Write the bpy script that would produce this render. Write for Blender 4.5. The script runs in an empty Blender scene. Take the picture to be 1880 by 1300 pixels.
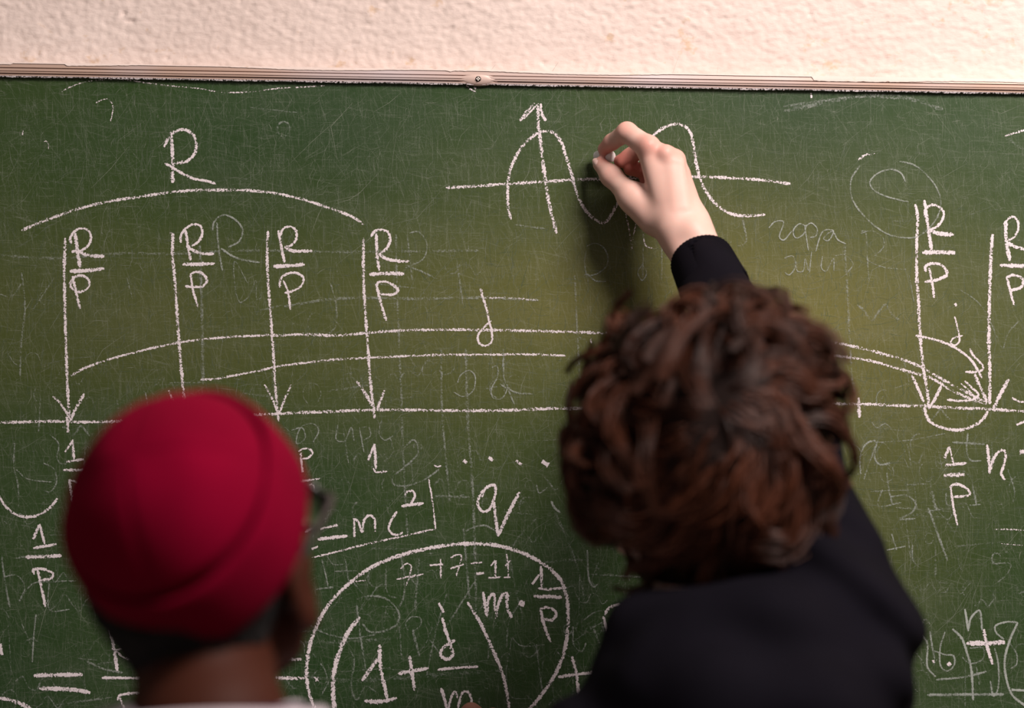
import bpy, math, random
import numpy as np
from mathutils import Matrix, Vector

C = bpy.context.scene.collection
SC = bpy.context.scene
rng = np.random.default_rng(7)
random.seed(7)

# ------------------------------------------------------------------ camera, world, light, exposure
CAM_Z = 1.62          # eye height of the photographer
DIST = 2.40           # lens to chalkboard
FPX = 4320.0          # focal length in pixels of a 1880 px wide frame
ROLL = math.radians(0.97)

cam_d = bpy.data.cameras.new('camera')
cam = bpy.data.objects.new('camera', cam_d); C.objects.link(cam)
cam_d.sensor_fit = 'HORIZONTAL'; cam_d.sensor_width = 36.0
cam_d.lens = 36.0 * FPX / 1880.0
cam.matrix_world = Matrix.Translation((0, -DIST, CAM_Z)) @ Matrix.Rotation(-ROLL, 4, 'Y') @ Matrix.Rotation(math.pi / 2, 4, 'X')
cam_d.dof.use_dof = True
cam_d.dof.focus_distance = DIST - 0.02
cam_d.dof.aperture_fstop = 2.2
cam_d.clip_start = 0.05
SC.camera = cam

w = bpy.data.worlds.new('world'); SC.world = w
w.use_nodes = True
w.node_tree.nodes['Background'].inputs[0].default_value = (1.0, 0.90, 0.84, 1)
w.node_tree.nodes['Background'].inputs[1].default_value = 0.145

def area(name, loc, target, sx, sy, power, col):
    ld = bpy.data.lights.new(name, 'AREA'); ld.shape = 'RECTANGLE'
    ld.size = sx; ld.size_y = sy; ld.energy = power; ld.color = col
    o = bpy.data.objects.new(name, ld); C.objects.link(o)
    o.location = loc
    o.rotation_euler = (Vector(target) - Vector(loc)).to_track_quat('-Z', 'Y').to_euler()
    return o
area('blackboard_light', (1.00, -1.42, 2.98), (0.05, 0.0, 1.6), 0.80, 0.40, 66, (1.0, 0.885, 0.83))

SC.view_settings.view_transform = 'Standard'
SC.view_settings.look = 'None'
SC.view_settings.gamma = 1.0
SC.view_settings.use_curve_mapping = False
SC.view_settings.exposure = 0.25
SC.cycles.transparent_max_bounces = 48

# ------------------------------------------------------------------ helpers
cr, sr = math.cos(ROLL), math.sin(ROLL)
def P(px, py, y=0.0):
    """a measured point of the photograph, at depth y, in metres of the room"""
    s = FPX / (DIST + y)
    u, v = (px - 940.0) / s, (650.0 - py) / s
    return np.array([u * cr - v * sr, y, CAM_Z + u * sr + v * cr])

def link_mesh(name, verts, faces, mat, parent=None, smooth=True):
    me = bpy.data.meshes.new(name)
    verts = np.asarray(verts, np.float32)
    if isinstance(faces, np.ndarray):
        n, k = faces.shape
        me.vertices.add(len(verts)); me.vertices.foreach_set('co', verts.ravel())
        me.loops.add(n * k); me.loops.foreach_set('vertex_index', faces.astype(np.int32).ravel())
        me.polygons.add(n)
        me.polygons.foreach_set('loop_start', np.arange(0, n * k, k, dtype=np.int32))
        me.update(calc_edges=True)
    else:
        me.from_pydata(verts.tolist(), [], faces); me.update()
    if smooth:
        me.polygons.foreach_set('use_smooth', np.ones(len(me.polygons), bool))
    if mat: me.materials.append(mat)
    o = bpy.data.objects.new(name, me); C.objects.link(o)
    if parent is not None: o.parent = parent
    return o

def tag(o, label=None, cat=None, group=None, kind=None):
    if label: o['label'] = label
    if cat: o['category'] = cat
    if group: o['group'] = group
    if kind: o['kind'] = kind
    return o

def float_attr(o, name, vals):
    a = o.data.attributes.new(name, 'FLOAT', 'POINT'); a.data.foreach_set('value', np.asarray(vals, np.float32))
def color_attr(o, name, cols):
    cols = np.asarray(cols, np.float32)
    if cols.shape[1] == 3: cols = np.hstack([cols, np.ones((len(cols), 1), np.float32)])
    a = o.data.attributes.new(name, 'FLOAT_COLOR', 'POINT'); a.data.foreach_set('color', cols.ravel())

class Mat:
    def __init__(s, name):
        s.m = bpy.data.materials.new(name); s.m.use_nodes = True
        s.t = s.m.node_tree; s.n = s.t.nodes; s.l = s.t.links
        s.b = s.n['Principled BSDF']; s.out = s.n['Material Output']
    def set(s, **k):
        names = dict(color='Base Color', rough='Roughness', metal='Metallic', spec='Specular IOR Level', sss='Subsurface Weight',
                     sssr='Subsurface Radius', ssss='Subsurface Scale', sheen='Sheen Weight', sheenr='Sheen Roughness', alpha='Alpha', trans='Transmission Weight', coat='Coat Weight')
        for a, v in k.items():
            if a in ('color',) and len(v) == 3: v = (*v, 1)
            s.b.inputs[names[a]].default_value = v
        return s
    def node(s, t, **k):
        n = s.n.new(t)
        for a, v in k.items(): setattr(n, a, v)
        return n
    def link(s, a, b): s.l.new(a, b)
    def noise(s, scale, detail=3, rough=.5, vec=None, dist=0):
        n = s.n.new('ShaderNodeTexNoise'); n.inputs['Scale'].default_value = scale
        n.inputs['Detail'].default_value = detail; n.inputs['Roughness'].default_value = rough
        n.inputs['Distortion'].default_value = dist
        if vec is not None: s.l.new(vec, n.inputs['Vector'])
        return n.outputs['Fac']
    def geo(s, scale=(1, 1, 1)):
        g = s.n.new('ShaderNodeNewGeometry'); mp = s.n.new('ShaderNodeMapping'); mp.inputs['Scale'].default_value = scale
        s.l.new(g.outputs['Position'], mp.inputs['Vector']); return mp.outputs['Vector']
    def math(s, op, a, b=None, c=None, clamp=False):
        n = s.n.new('ShaderNodeMath'); n.operation = op; n.use_clamp = clamp
        for i, v in enumerate((a, b, c)):
            if v is None: continue
            if isinstance(v, (int, float)): n.inputs[i].default_value = v
            else: s.l.new(v, n.inputs[i])
        return n.outputs[0]
    def ramp(s, fac, *stops):
        r = s.n.new('ShaderNodeValToRGB'); e = r.color_ramp.elements
        while len(e) < len(stops): e.new(0.5)
        for el, (p, c) in zip(e, stops):
            el.position = p; el.color = (*c, 1) if len(c) == 3 else c
        s.l.new(fac, r.inputs[0]); return r.outputs[0]
    def mix(s, fac, a, b):
        n = s.n.new('ShaderNodeMix'); n.data_type = 'RGBA'
        for i, v in ((0, fac), (6, a), (7, b)):
            if isinstance(v, (int, float)): n.inputs[i].default_value = v
            elif isinstance(v, tuple): n.inputs[i].default_value = (*v, 1)
            else: s.l.new(v, n.inputs[i])
        return n.outputs[2]
    def bump(s, h, strength, dist):
        n = s.n.new('ShaderNodeBump'); n.inputs['Strength'].default_value = strength; n.inputs['Distance'].default_value = dist
        s.l.new(h, n.inputs['Height']); s.l.new(n.outputs[0], s.b.inputs['Normal'])
    def attr(s, name):
        n = s.n.new('ShaderNodeAttribute'); n.attribute_name = name; return n

# ------------------------------------------------------------------ materials
def make_materials():
    M = {}
    # rough cream plaster
    m = Mat('plaster'); v = m.geo()
    big = m.noise(5, 4, .6, v); fine = m.noise(260, 4, .6, m.geo((.7, 1, 1.3)))
    spot = m.noise(38, 3, .7, m.geo((1, 1, 1.2)))
    base = m.ramp(big, (.3, (.59, .485, .44)), (.7, (.655, .55, .505)))
    st = m.ramp(spot, (.63, (0, 0, 0)), (.73, (1, 1, 1)))
    st2 = m.math('MULTIPLY', st, .55)
    m.link(m.mix(st2, base, (.50, .33, .19)), m.b.inputs['Base Color'])
    m.set(rough=.9, spec=.2); m.bump(fine, .45, .0010); M['plaster'] = m.m
    # chalkboard enamel with wiped chalk dust
    m = Mat('board_green'); v = m.geo()
    hue = m.noise(2.3, 3, .55, v)
    base = m.ramp(hue, (.30, (.0100, .0360, .0085)), (.50, (.0165, .0440, .0085)), (.70, (.0255, .0500, .0090)))
    wipe = m.noise(9, 5, .65, m.geo((.45, 1, 1.6)), .6)
    cloud = m.noise(3.2, 4, .6, v, .4)
    streak = m.noise(55, 4, .7, m.geo((.12, 1, 2.2)))
    streak2 = m.noise(60, 4, .7, m.geo((2.0, 1, .10)))
    grain = m.noise(900, 2, .6, v)
    d = m.math('MULTIPLY', m.ramp(wipe, (.35, (0, 0, 0)), (.75, (1, 1, 1))), m.ramp(cloud, (.3, (.25,) * 3), (.7, (1,) * 3)))
    d = m.math('ADD', m.math('MULTIPLY', d, .055), m.math('MULTIPLY', m.ramp(streak, (.52, (0,) * 3), (.8, (1,) * 3)), .035))
    d = m.math('ADD', d, m.math('MULTIPLY', m.ramp(streak2, (.52, (0,) * 3), (.8, (1,) * 3)), .03))
    for ang, sc, th in ((0, 900, .58), (1.57, 800, .56), (1.25, 760, .57), (.9, 700, .60), (-.55, 820, .60), (.25, 640, .60)):
        mp = m.geo((1, 1, 1)).node; mp.vector_type = "TEXTURE"; mp.inputs["Rotation"].default_value = (0, ang, 0); mp.inputs["Scale"].default_value = (26, 1, 1)
        m2 = m.noise(sc, 2, .5, mp.outputs['Vector'], .5)
        d = m.math('ADD', d, m.math('MULTIPLY', m.ramp(m2, (th, (0,) * 3), (th + .14, (1,) * 3)), .075))
    d = m.math('MULTIPLY', d, m.ramp(grain, (.3, (.45,) * 3), (.7, (1.5,) * 3)), None, True)
    # the room's warm reflection on the board, painted into its colour as olive ellipses
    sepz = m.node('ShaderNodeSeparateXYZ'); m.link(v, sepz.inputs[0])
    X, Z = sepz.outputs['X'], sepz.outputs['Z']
    def sheen_spot(cx, cz, rx, rz):
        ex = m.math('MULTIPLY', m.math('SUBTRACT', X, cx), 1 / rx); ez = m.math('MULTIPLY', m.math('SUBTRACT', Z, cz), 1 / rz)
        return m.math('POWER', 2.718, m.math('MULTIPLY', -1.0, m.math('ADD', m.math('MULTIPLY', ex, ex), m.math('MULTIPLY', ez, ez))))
    olive_sheen = m.math('ADD', sheen_spot(.22, 1.655, .34, .13), m.math('MULTIPLY', sheen_spot(-.40, 1.655, .24, .10), .55))
    olive_sheen = m.math('ADD', olive_sheen, m.math('MULTIPLY', sheen_spot(.37, 1.48, .10, .16), .45))
    olive_sheen = m.math('MULTIPLY', olive_sheen, m.ramp(m.noise(5, 3, .5, m.geo((.6, 1, 1))), (.3, (.6,) * 3), (.62, (1,) * 3)), None, True)
    base = m.mix(m.math('MULTIPLY', olive_sheen, .85), base, (.1450, .1300, .0330))
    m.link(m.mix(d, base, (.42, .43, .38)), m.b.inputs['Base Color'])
    m.set(rough=.46, spec=.27); m.bump(grain, .12, .0004); M['board'] = m.m
    # chalk: grainy coverage, densest along the middle of the stroke
    def chalk(name, col, mul, lo, hi):
        m = Mat(name); v = m.geo()
        g1 = m.noise(540, 2, .55, v); g2 = m.noise(1500, 2, .5, v)
        g = m.math('ADD', m.math('MULTIPLY', g1, .75), m.math('MULTIPLY', g2, .25))
        ac = m.attr('across').outputs['Fac']; de = m.attr('dens').outputs['Fac']
        e2 = m.math('POWER', m.math('ABSOLUTE', ac), 3.0)
        x = m.math('ADD', g, m.math('MULTIPLY', de, .40))
        x = m.math('SUBTRACT', x, m.math('MULTIPLY', e2, .30))
        mr = m.node('ShaderNodeMapRange'); mr.interpolation_type = 'SMOOTHSTEP'
        mr.inputs['From Min'].default_value = lo; mr.inputs['From Max'].default_value = hi
        m.link(x, mr.inputs['Value'])
        cov = m.math('MULTIPLY', mr.outputs[0], mul, None, True)
        if mul < .9: cov = m.math('MULTIPLY', cov, m.math('ADD', de, .25), None, True)
        tr = m.node('ShaderNodeBsdfTransparent'); mx = m.node('ShaderNodeMixShader')
        m.set(color=col, rough=.95, spec=.1)
        m.link(cov, mx.inputs[0]); m.link(tr.outputs[0], mx.inputs[1]); m.link(m.b.outputs[0], mx.inputs[2])
        m.link(mx.outputs[0], m.out.inputs['Surface']); return m.m
    M['chalk'] = chalk('chalk_white', (.68, .615, .64), 1.0, .585, .70)
    M['ghost'] = chalk('chalk_wiped', (.40, .43, .40), .64, .52, .86)
    m = Mat('chalk_scratch'); de = m.attr('dens').outputs['Fac']
    m.link(m.ramp(de, (0, (.050, .075, .045)), (1, (.30, .31, .26))), m.b.inputs['Base Color']); m.set(rough=.9, spec=.1); M['scratch'] = m.m
    # aluminium rail
    m = Mat('brushed_aluminium'); n1 = m.noise(30, 4, .6, m.geo((.06, 1, 8)))
    n2 = m.noise(2.2, 3, .6, m.geo((1, 1, .2)))
    c1 = m.ramp(n1, (.3, (.40, .27, .21)), (.7, (.66, .48, .40)))
    m.link(m.mix(m.ramp(n2, (.45, (0,) * 3), (.6, (1,) * 3)), c1, (.60, .52, .54)), m.b.inputs['Base Color'])
    m.set(metal=.25, rough=.40); m.bump(n1, .15, .0004); M['alu'] = m.m
    m = Mat('rail_dust'); m.set(color=(.50, .42, .40), rough=.8); M['raildust'] = m.m
    m = Mat('dark_steel'); m.set(color=(.035, .026, .022), metal=.5, rough=.45); M['steel'] = m.m
    m = Mat('recess_chalk'); m.set(color=(.75, .68, .62), rough=.8); M['recess'] = m.m
    # skins
    def skin(name, rough, spec, sss, radius):
        m = Mat(name); a = m.attr('tone').outputs['Color']; v = m.geo()
        n = m.noise(140, 3, .6, v)
        m.link(m.mix(m.math('MULTIPLY', m.ramp(m.noise(45, 3, .5, v), (.4, (0,) * 3), (.7, (1,) * 3)), .14), a, (.62, .30, .24)) if 'pale' in name else a, m.b.inputs['Base Color'])
        m.set(rough=rough, spec=spec, sss=sss, sssr=radius, ssss=.006)
        m.bump(m.noise(900, 3, .6, v), .12, .0003); return m.m
    M['pale'] = skin('pale_skin', .52, .35, .22, (1.0, .32, .2))
    M['brown'] = skin('brown_skin', .60, .08, .06, (1.0, .35, .2))
    m = Mat('thumb_nail'); m.set(color=(.74, .50, .45), rough=.3, spec=.5); M['nail'] = m.m
    # hair
    def hair(name, a, b, rough):
        m = Mat(name); at = m.attr('shade').outputs['Fac']
        m.link(m.ramp(at, (0, a), (1, b)), m.b.inputs['Base Color']); m.set(spec=.28)
        m.link(m.math('SUBTRACT', .95, m.math('MULTIPLY', m.math('GREATER_THAN', at, .001), .95 - rough)), m.b.inputs['Roughness']); return m.m
    M['curl'] = hair('brown_hair', (.009, .0030, .0019), (.090, .0260, .0115), .45)
    M['black_hair'] = hair('black_hair', (.0022, .0016, .0014), (.0050, .0036, .0030), .8)
    # cloth
    def cloth(name, col, rough, sheen, sc, st):
        m = Mat(name); v = m.geo(); n = m.noise(sc, 3, .6, v)
        lo = tuple(c * .85 for c in col); hi = tuple(min(1, c * 1.15) for c in col)
        m.link(m.ramp(m.noise(12, 3, .5, v), (.3, lo), (.7, hi)), m.b.inputs['Base Color'])
        m.set(rough=rough, spec=.04, sheen=sheen, sheenr=.5); m.bump(n, st, .0006); return m.m
    M['red'] = cloth('red_wool', (.138, .0003, .0125), .9, .0, 700, .25)
    M['navy'] = cloth('black_jersey', (.0042, .0036, .0060), .9, .0, 500, .2)
    M['shirt'] = cloth('grey_cotton', (.42, .37, .40), .9, .1, 500, .2)
    M['rib'] = cloth('dark_rib', (.030, .014, .030), .9, .05, 500, .2)
    M['trouser'] = cloth('dark_denim', (.020, .024, .036), .85, .05, 500, .2)
    M['shoe'] = cloth('black_leather', (.012, .011, .011), .5, 0, 300, .1)
    m = Mat('black_acetate'); m.set(color=(.010, .008, .008), rough=.3, spec=.5); M['frame'] = m.m
    m = Mat('spectacle_glass'); m.set(color=(.92, .97, .93), rough=.02, trans=1.0); m.b.inputs['IOR'].default_value = 1.12; M['lens'] = m.m
    m = Mat('chalk_solid'); m.set(color=(.90, .88, .87), rough=.9, spec=.1)
    m.bump(m.noise(700, 3, .6, m.geo()), .25, .0005); M['stick'] = m.m
    m = Mat('floor_linoleum'); m.link(m.ramp(m.noise(6, 4, .6, m.geo()), (.3, (.16, .10, .065)), (.7, (.21, .135, .085))), m.b.inputs['Base Color'])
    m.set(rough=.45); M['floor'] = m.m
    return M
M = make_materials()

# ------------------------------------------------------------------ signed distance modelling
def rc(p, a, b, ra, rb):
    a = np.asarray(a, np.float32); b = np.asarray(b, np.float32)
    pa = p - a; ba = b - a
    t = np.clip(pa @ ba / max(float(ba @ ba), 1e-12), 0, 1)
    return np.linalg.norm(pa - t[:, None] * ba, axis=1) - (ra + (rb - ra) * t)
def el(p, c, r, R=None):
    q = p - np.asarray(c, np.float32)
    if R is not None: q = q @ np.asarray(R, np.float32)
    r = np.asarray(r, np.float32)
    k0 = np.linalg.norm(q / r, axis=1); k1 = np.linalg.norm(q / (r * r), axis=1)
    return k0 * (k0 - 1) / np.maximum(k1, 1e-6)
def smin(a, b, k):
    h = np.clip(.5 + .5 * (b - a) / k, 0, 1)
    return b * (1 - h) + a * h - k * h * (1 - h)
def smax(a, b, k): return -smin(-a, -b, k)
def chain(p, pts, radii, k):
    d = None
    for i in range(len(pts) - 1):
        e = rc(p, pts[i], pts[i + 1], radii[i], radii[i + 1])
        d = e if d is None else smin(d, e, k)
    return d

def nets(f, lo, hi, h, B=8):
    """naive surface nets of f(points)=0; blocks far from the surface are skipped"""
    lo = np.asarray(lo, np.float32); hi = np.asarray(hi, np.float32)
    nb = np.ceil((hi - lo) / (h * B)).astype(int) + 1
    n = nb * B
    G = np.empty(tuple(n), np.float32)
    bc = np.stack(np.meshgrid(*[np.arange(k) for k in nb], indexing='ij'), -1).reshape(-1, 3)
    cen = lo + (bc * B + (B - 1) / 2) * h
    dc = f(cen.astype(np.float32))
    G6 = G.reshape(nb[0], B, nb[1], B, nb[2], B)
    G6[:] = dc.reshape(tuple(nb))[:, None, :, None, :, None]
    near = np.nonzero(np.abs(dc) < B * h * 0.87 * 1.7 + .004)[0]
    off = np.stack(np.meshgrid(*[np.arange(B)] * 3, indexing='ij'), -1).reshape(-1, 3)
    for s in range(0, len(near), 600):
        ids = bc[near[s:s + 600]]
        q = (lo + (ids[:, None, :] * B + off[None]) * h).reshape(-1, 3).astype(np.float32)
        d = f(q).reshape(-1, B, B, B)
        G6[ids[:, 0], :, ids[:, 1], :, ids[:, 2], :] = d
    S = G < 0
    cell = np.zeros(tuple(n - 1), np.int8)
    for dx in (0, 1):
        for dy in (0, 1):
            for dz in (0, 1):
                cell += S[dx:n[0] - 1 + dx, dy:n[1] - 1 + dy, dz:n[2] - 1 + dz]
    act = np.argwhere((cell > 0) & (cell < 8))
    idx = np.full(tuple(n - 1), -1, np.int32)
    idx[act[:, 0], act[:, 1], act[:, 2]] = np.arange(len(act))
    acc = np.zeros((len(act), 3), np.float32); cnt = np.zeros(len(act), np.float32)
    cor = [(0, 0, 0), (1, 0, 0), (0, 1, 0), (1, 1, 0), (0, 0, 1), (1, 0, 1), (0, 1, 1), (1, 1, 1)]
    for i, a in enumerate(cor):
        for j, b in enumerate(cor):
            if j <= i or sum(abs(x - y) for x, y in zip(a, b)) != 1: continue
            va = G[act[:, 0] + a[0], act[:, 1] + a[1], act[:, 2] + a[2]]
            vb = G[act[:, 0] + b[0], act[:, 1] + b[1], act[:, 2] + b[2]]
            m = (va < 0) != (vb < 0)
            t = np.where(m, va / np.where(m, va - vb, 1), 0)
            pt = np.asarray(a, np.float32) + t[:, None] * (np.asarray(b, np.float32) - np.asarray(a, np.float32))
            acc[m] += pt[m]; cnt[m] += 1
    verts = lo + (act + acc / cnt[:, None]) * h
    quads = []
    for ax in range(3):
        u, v = (ax + 1) % 3, (ax + 2) % 3
        sl0 = [slice(1, -1)] * 3; sl1 = [slice(1, -1)] * 3
        sl0[ax] = slice(0, -1); sl1[ax] = slice(1, None)
        A = S[tuple(sl0)]; Bq = S[tuple(sl1)]
        e = np.argwhere(A != Bq)
        if len(e) == 0: continue
        flip = A[e[:, 0], e[:, 1], e[:, 2]]
        base = e.copy(); base[:, u] += 1; base[:, v] += 1
        def at(du, dv):
            q = base.copy(); q[:, u] += du; q[:, v] += dv
            return idx[q[:, 0], q[:, 1], q[:, 2]]
        q = np.stack([at(-1, -1), at(0, -1), at(0, 0), at(-1, 0)], 1)
        q[~flip] = q[~flip][:, ::-1]
        quads.append(q)
    q = np.concatenate(quads); q = q[(q >= 0).all(1)]
    return verts.astype(np.float32), q

def relax(v, q, it=2, lam=.5):
    for _ in range(it):
        s = np.zeros_like(v); c = np.zeros(len(v), np.float32)
        for a, b in ((0, 1), (1, 2), (2, 3), (3, 0)):
            np.add.at(s, q[:, a], v[q[:, b]]); np.add.at(c, q[:, a], 1)
            np.add.at(s, q[:, b], v[q[:, a]]); np.add.at(c, q[:, b], 1)
        v = v + lam * (s / np.maximum(c, 1)[:, None] - v)
    return v
def join(parts):
    vs, qs, n = [], [], 0
    for v, q in parts:
        vs.append(v); qs.append(q + n); n += len(v)
    return np.concatenate(vs), np.concatenate(qs)

def tube(pts, radii, sides=8, cap=True):
    """a swept tube as quads (end caps as collapsed quads)"""
    pts = np.asarray(pts, float); n = len(pts)
    radii = np.broadcast_to(np.asarray(radii, float), (n,))
    T = np.gradient(pts, axis=0); T /= np.linalg.norm(T, axis=1)[:, None] + 1e-12
    up = np.array([0, 0, 1.0]) if abs(T[0, 2]) < .9 else np.array([1.0, 0, 0])
    V = []
    for i in range(n):
        b = np.cross(T[i], up); b /= np.linalg.norm(b) + 1e-12; nn = np.cross(b, T[i]); up = nn
        for k in range(sides):
            a = 2 * math.pi * k / sides
            V.append(pts[i] + radii[i] * (math.cos(a) * b + math.sin(a) * nn))
    F = []
    for i in range(n - 1):
        for k in range(sides):
            k2 = (k + 1) % sides
            F.append((i * sides + k, (i + 1) * sides + k, (i + 1) * sides + k2, i * sides + k2))
    V = np.array(V)
    if cap:
        c0, c1 = len(V), len(V) + 1
        V = np.vstack([V, pts[0], pts[-1]])
        F = [tuple(f) for f in F]
        for k in range(sides):
            k2 = (k + 1) % sides
            F.append((c0, k, k2)); F.append((c1, (n - 1) * sides + k2, (n - 1) * sides + k))
    return V, [tuple(f) for f in F]
def box(lo, hi):
    x0, y0, z0 = lo; x1, y1, z1 = hi
    V = [(x0, y0, z0), (x1, y0, z0), (x1, y1, z0), (x0, y1, z0), (x0, y0, z1), (x1, y0, z1), (x1, y1, z1), (x0, y1, z1)]
    return V, [(0, 3, 2, 1), (4, 5, 6, 7), (0, 1, 5, 4), (1, 2, 6, 5), (2, 3, 7, 6), (3, 0, 4, 7)]

# ------------------------------------------------------------------ the room: plaster wall and floor
def plaster_wall():
    YW = .014
    x0, x1, z0, z1, h = -.95, .95, 1.86, 2.16, .0019
    nx, nz = int((x1 - x0) / h) + 1, int((z1 - z0) / h) + 1
    def field(lx, lz, seed):
        r = np.random.default_rng(seed).standard_normal((nz, nx))
        fz = np.fft.fftfreq(nz, h)[:, None]; fx = np.fft.fftfreq(nx, h)[None]
        g = np.exp(-((fx * lx) ** 2 + (fz * lz) ** 2) * 9.0)
        f = np.fft.ifft2(np.fft.fft2(r) * g).real
        return f / f.std()
    H = .00024 * field(.0040, .0022, 1) + .00024 * field(.0020, .0014, 2) + .00018 * field(.016, .009, 3)
    pit = field(.004, .003, 9); H -= .0016 * np.clip(pit - 2.4, 0, 1)
    xs = np.linspace(x0, x1, nx); zs = np.linspace(z0, z1, nz)
    ex = np.minimum(1, np.minimum(xs - x0, x1 - xs) / .25)[None]; ez = np.minimum(1, np.minimum((zs - z0) / .02, (z1 - zs) / .10))[:, None]
    Y = YW - H * np.clip(ex, 0, 1) * np.clip(ez, 0, 1)
    V = np.stack([np.broadcast_to(xs, (nz, nx)), Y, np.broadcast_to(zs[:, None], (nz, nx))], -1).reshape(-1, 3)
    I = np.arange(nz * nx).reshape(nz, nx)
    Q = np.stack([I[:-1, :-1], I[:-1, 1:], I[1:, 1:], I[1:, :-1]], -1).reshape(-1, 4)
    X0, X1, Z1 = -3.0, 3.0, 3.6
    E = np.array([(X0, YW, 0), (x0, YW, 0), (x1, YW, 0), (X1, YW, 0), (X0, YW, z0), (x0, YW, z0), (x1, YW, z0), (X1, YW, z0),
                  (X0, YW, z1), (x0, YW, z1), (x1, YW, z1), (X1, YW, z1), (X0, YW, Z1), (x0, YW, Z1), (x1, YW, Z1), (X1, YW, Z1)])
    EQ = np.array([(r * 4 + c, r * 4 + c + 1, r * 4 + c + 5, r * 4 + c + 4) for r in range(3) for c in range(3) if (r, c) != (1, 1)])
    v, q = join([(V, Q), (E, EQ)])
    tag(link_mesh('wall_back', v, q, M['plaster']), 'rough cream plaster wall above the chalkboard', kind='structure')
plaster_wall()
v, f = box((-3.0, -3.2, -.05), (3.0, .014, 0)); tag(link_mesh('floor', v, f, M['floor'], smooth=False), 'brown linoleum floor', kind='structure')

# ------------------------------------------------------------------ the chalkboard
board = bpy.data.objects.new('chalkboard', None); C.objects.link(board)
Z_TOP = P(940, 155)[2]; Z_BOT = .88; BX = 1.55
board.location = (0, 0, Z_BOT)
tag(board, 'large green chalkboard covered in formulas, fixed to the plaster wall', 'chalkboard')
inv = Matrix.Translation((0, 0, -Z_BOT))
def bpart(name, V, F, mat, parent=None, smooth=True):
    V = np.asarray(V, np.float32) - np.array([0, 0, Z_BOT], np.float32)
    return link_mesh(name, V, F, mat, parent or board, smooth)
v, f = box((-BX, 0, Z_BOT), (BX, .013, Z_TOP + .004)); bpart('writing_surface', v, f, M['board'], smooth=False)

def rail_profile(zt, flip=1):
    mm = [(0, 2), (.4, 8.6), (4.3, 9.2), (4.6, 6.2), (5.1, 6.2), (5.4, 9.4), (7.8, 9.4), (8.0, 6.4), (8.4, 6.4), (8.6, 9.5), (9.9, 9.3), (10.0, 1.5), (11.3, 1.5), (11.4, 8.2), (12.8, 7.8), (13.2, 3.0), (13.3, -.5)]
    return [(-d * .68 / 1000, zt - flip * t / 1000) for t, d in mm] + [(.0135, zt - flip * .0133), (.0135, zt)]
def rail(name, zt, flip=1, dz=0, nx=2):
    pr = rail_profile(zt, flip); k = len(pr); V = []; xs = np.linspace(-BX - .01, BX + .01, nx)
    for x in xs: V += [(x, y, z) for y, z in pr]
    F = [(i * k + j, i * k + (j + 1) % k, (i + 1) * k + (j + 1) % k, (i + 1) * k + j) for i in range(nx - 1) for j in range(k)]
    if flip < 0: F = [t[::-1] for t in F]
    F += [tuple(range(k)), tuple(range((nx - 1) * k, nx * k))[::-1]]
    return bpart(name, V, F, M['alu'], smooth=False)
RT = Z_TOP + .0125
top = rail('top_rail', RT)
rail('bottom_rail', Z_BOT - .010, -1)
for s in (-1, 1):
    v, f = box((s * (BX + .006) - .008, -.009, Z_BOT - .01), (s * (BX + .006) + .008, .0135, RT)); bpart('side_rail', v, f, M['alu'], smooth=False)
v, f = box((-BX * .9, -.07, Z_BOT - .032), (BX * .9, .0, Z_BOT - .024)); bpart('chalk_tray', v, f, M['alu'], smooth=False)
# screw in a flattened boss of the rail
sp = P(878, 145, -.0066)
def lathe_y(c, prof, n=24):
    V = []; k = len(prof)
    for i in range(n):
        a = 2 * math.pi * i / n
        for r, y in prof: V.append((c[0] + r * math.cos(a), c[1] + y, c[2] + r * math.sin(a)))
    F = [(i * k + j, ((i + 1) % n) * k + j, ((i + 1) % n) * k + j + 1, i * k + j + 1) for i in range(n) for j in range(k - 1)]
    return V, F
v, f = lathe_y(sp, [(.0001, -.0003), (.0045, -.0002), (.0068, .0002), (.0085, .0007), (.011, .0030)]); 
v = [(sp[0] + (a - sp[0]) * 1.9, b, sp[2] + (c - sp[2]) * .62) for a, b, c in v]
ob = bpart('screw_dimple', v, f, M['alu'], top)
v, f = lathe_y(sp, [(.0001, -.0020), (.0012, -.0019), (.0023, -.0014), (.0029, -.0004), (.003, .0012)]); sc = bpart('screw', v, f, M['steel'], top)
V, F = [], []
for dx, dz in ((.0019, .00055), (.00055, .0019)):
    b, ff = box((sp[0] - dx, sp[1] - .0023, sp[2] - dz), (sp[0] + dx, sp[1] - .0012, sp[2] + dz)); F += [tuple(i + len(V) for i in t) for t in ff]; V += b
bpart('screw_slot', V, F, M['recess'], sc, smooth=False) if False else bpart('screw_slot', V, F, M['recess'], top, smooth=False)
# flakes of wall paint lapping over the rail's upper edge
V, F = [], []
xs = np.arange(-.58, .58, .0025); e = np.cumsum(rng.standard_normal(len(xs))) * .0005; e -= np.linspace(e[0], e[-1], len(xs))
for i, x in enumerate(xs):
    d = .0022 + .0012 * math.sin(x * 23) + float(np.clip(e[i], -.0012, .0014)) + random.uniform(-.0002, .0002)
    if -.515 < x < -.46 or .22 < x < .30: d = .0004
    V += [(x, -.0068, RT - max(d, .0003)), (x, -.0064, RT + .0008), (x, .013, RT + .0016)]
for i in range(len(xs) - 1):
    for j in range(2): F.append((i * 3 + j, (i + 1) * 3 + j, (i + 1) * 3 + j + 1, i * 3 + j + 1))
bpart('paint_lap', V, F, M['plaster'])

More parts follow.
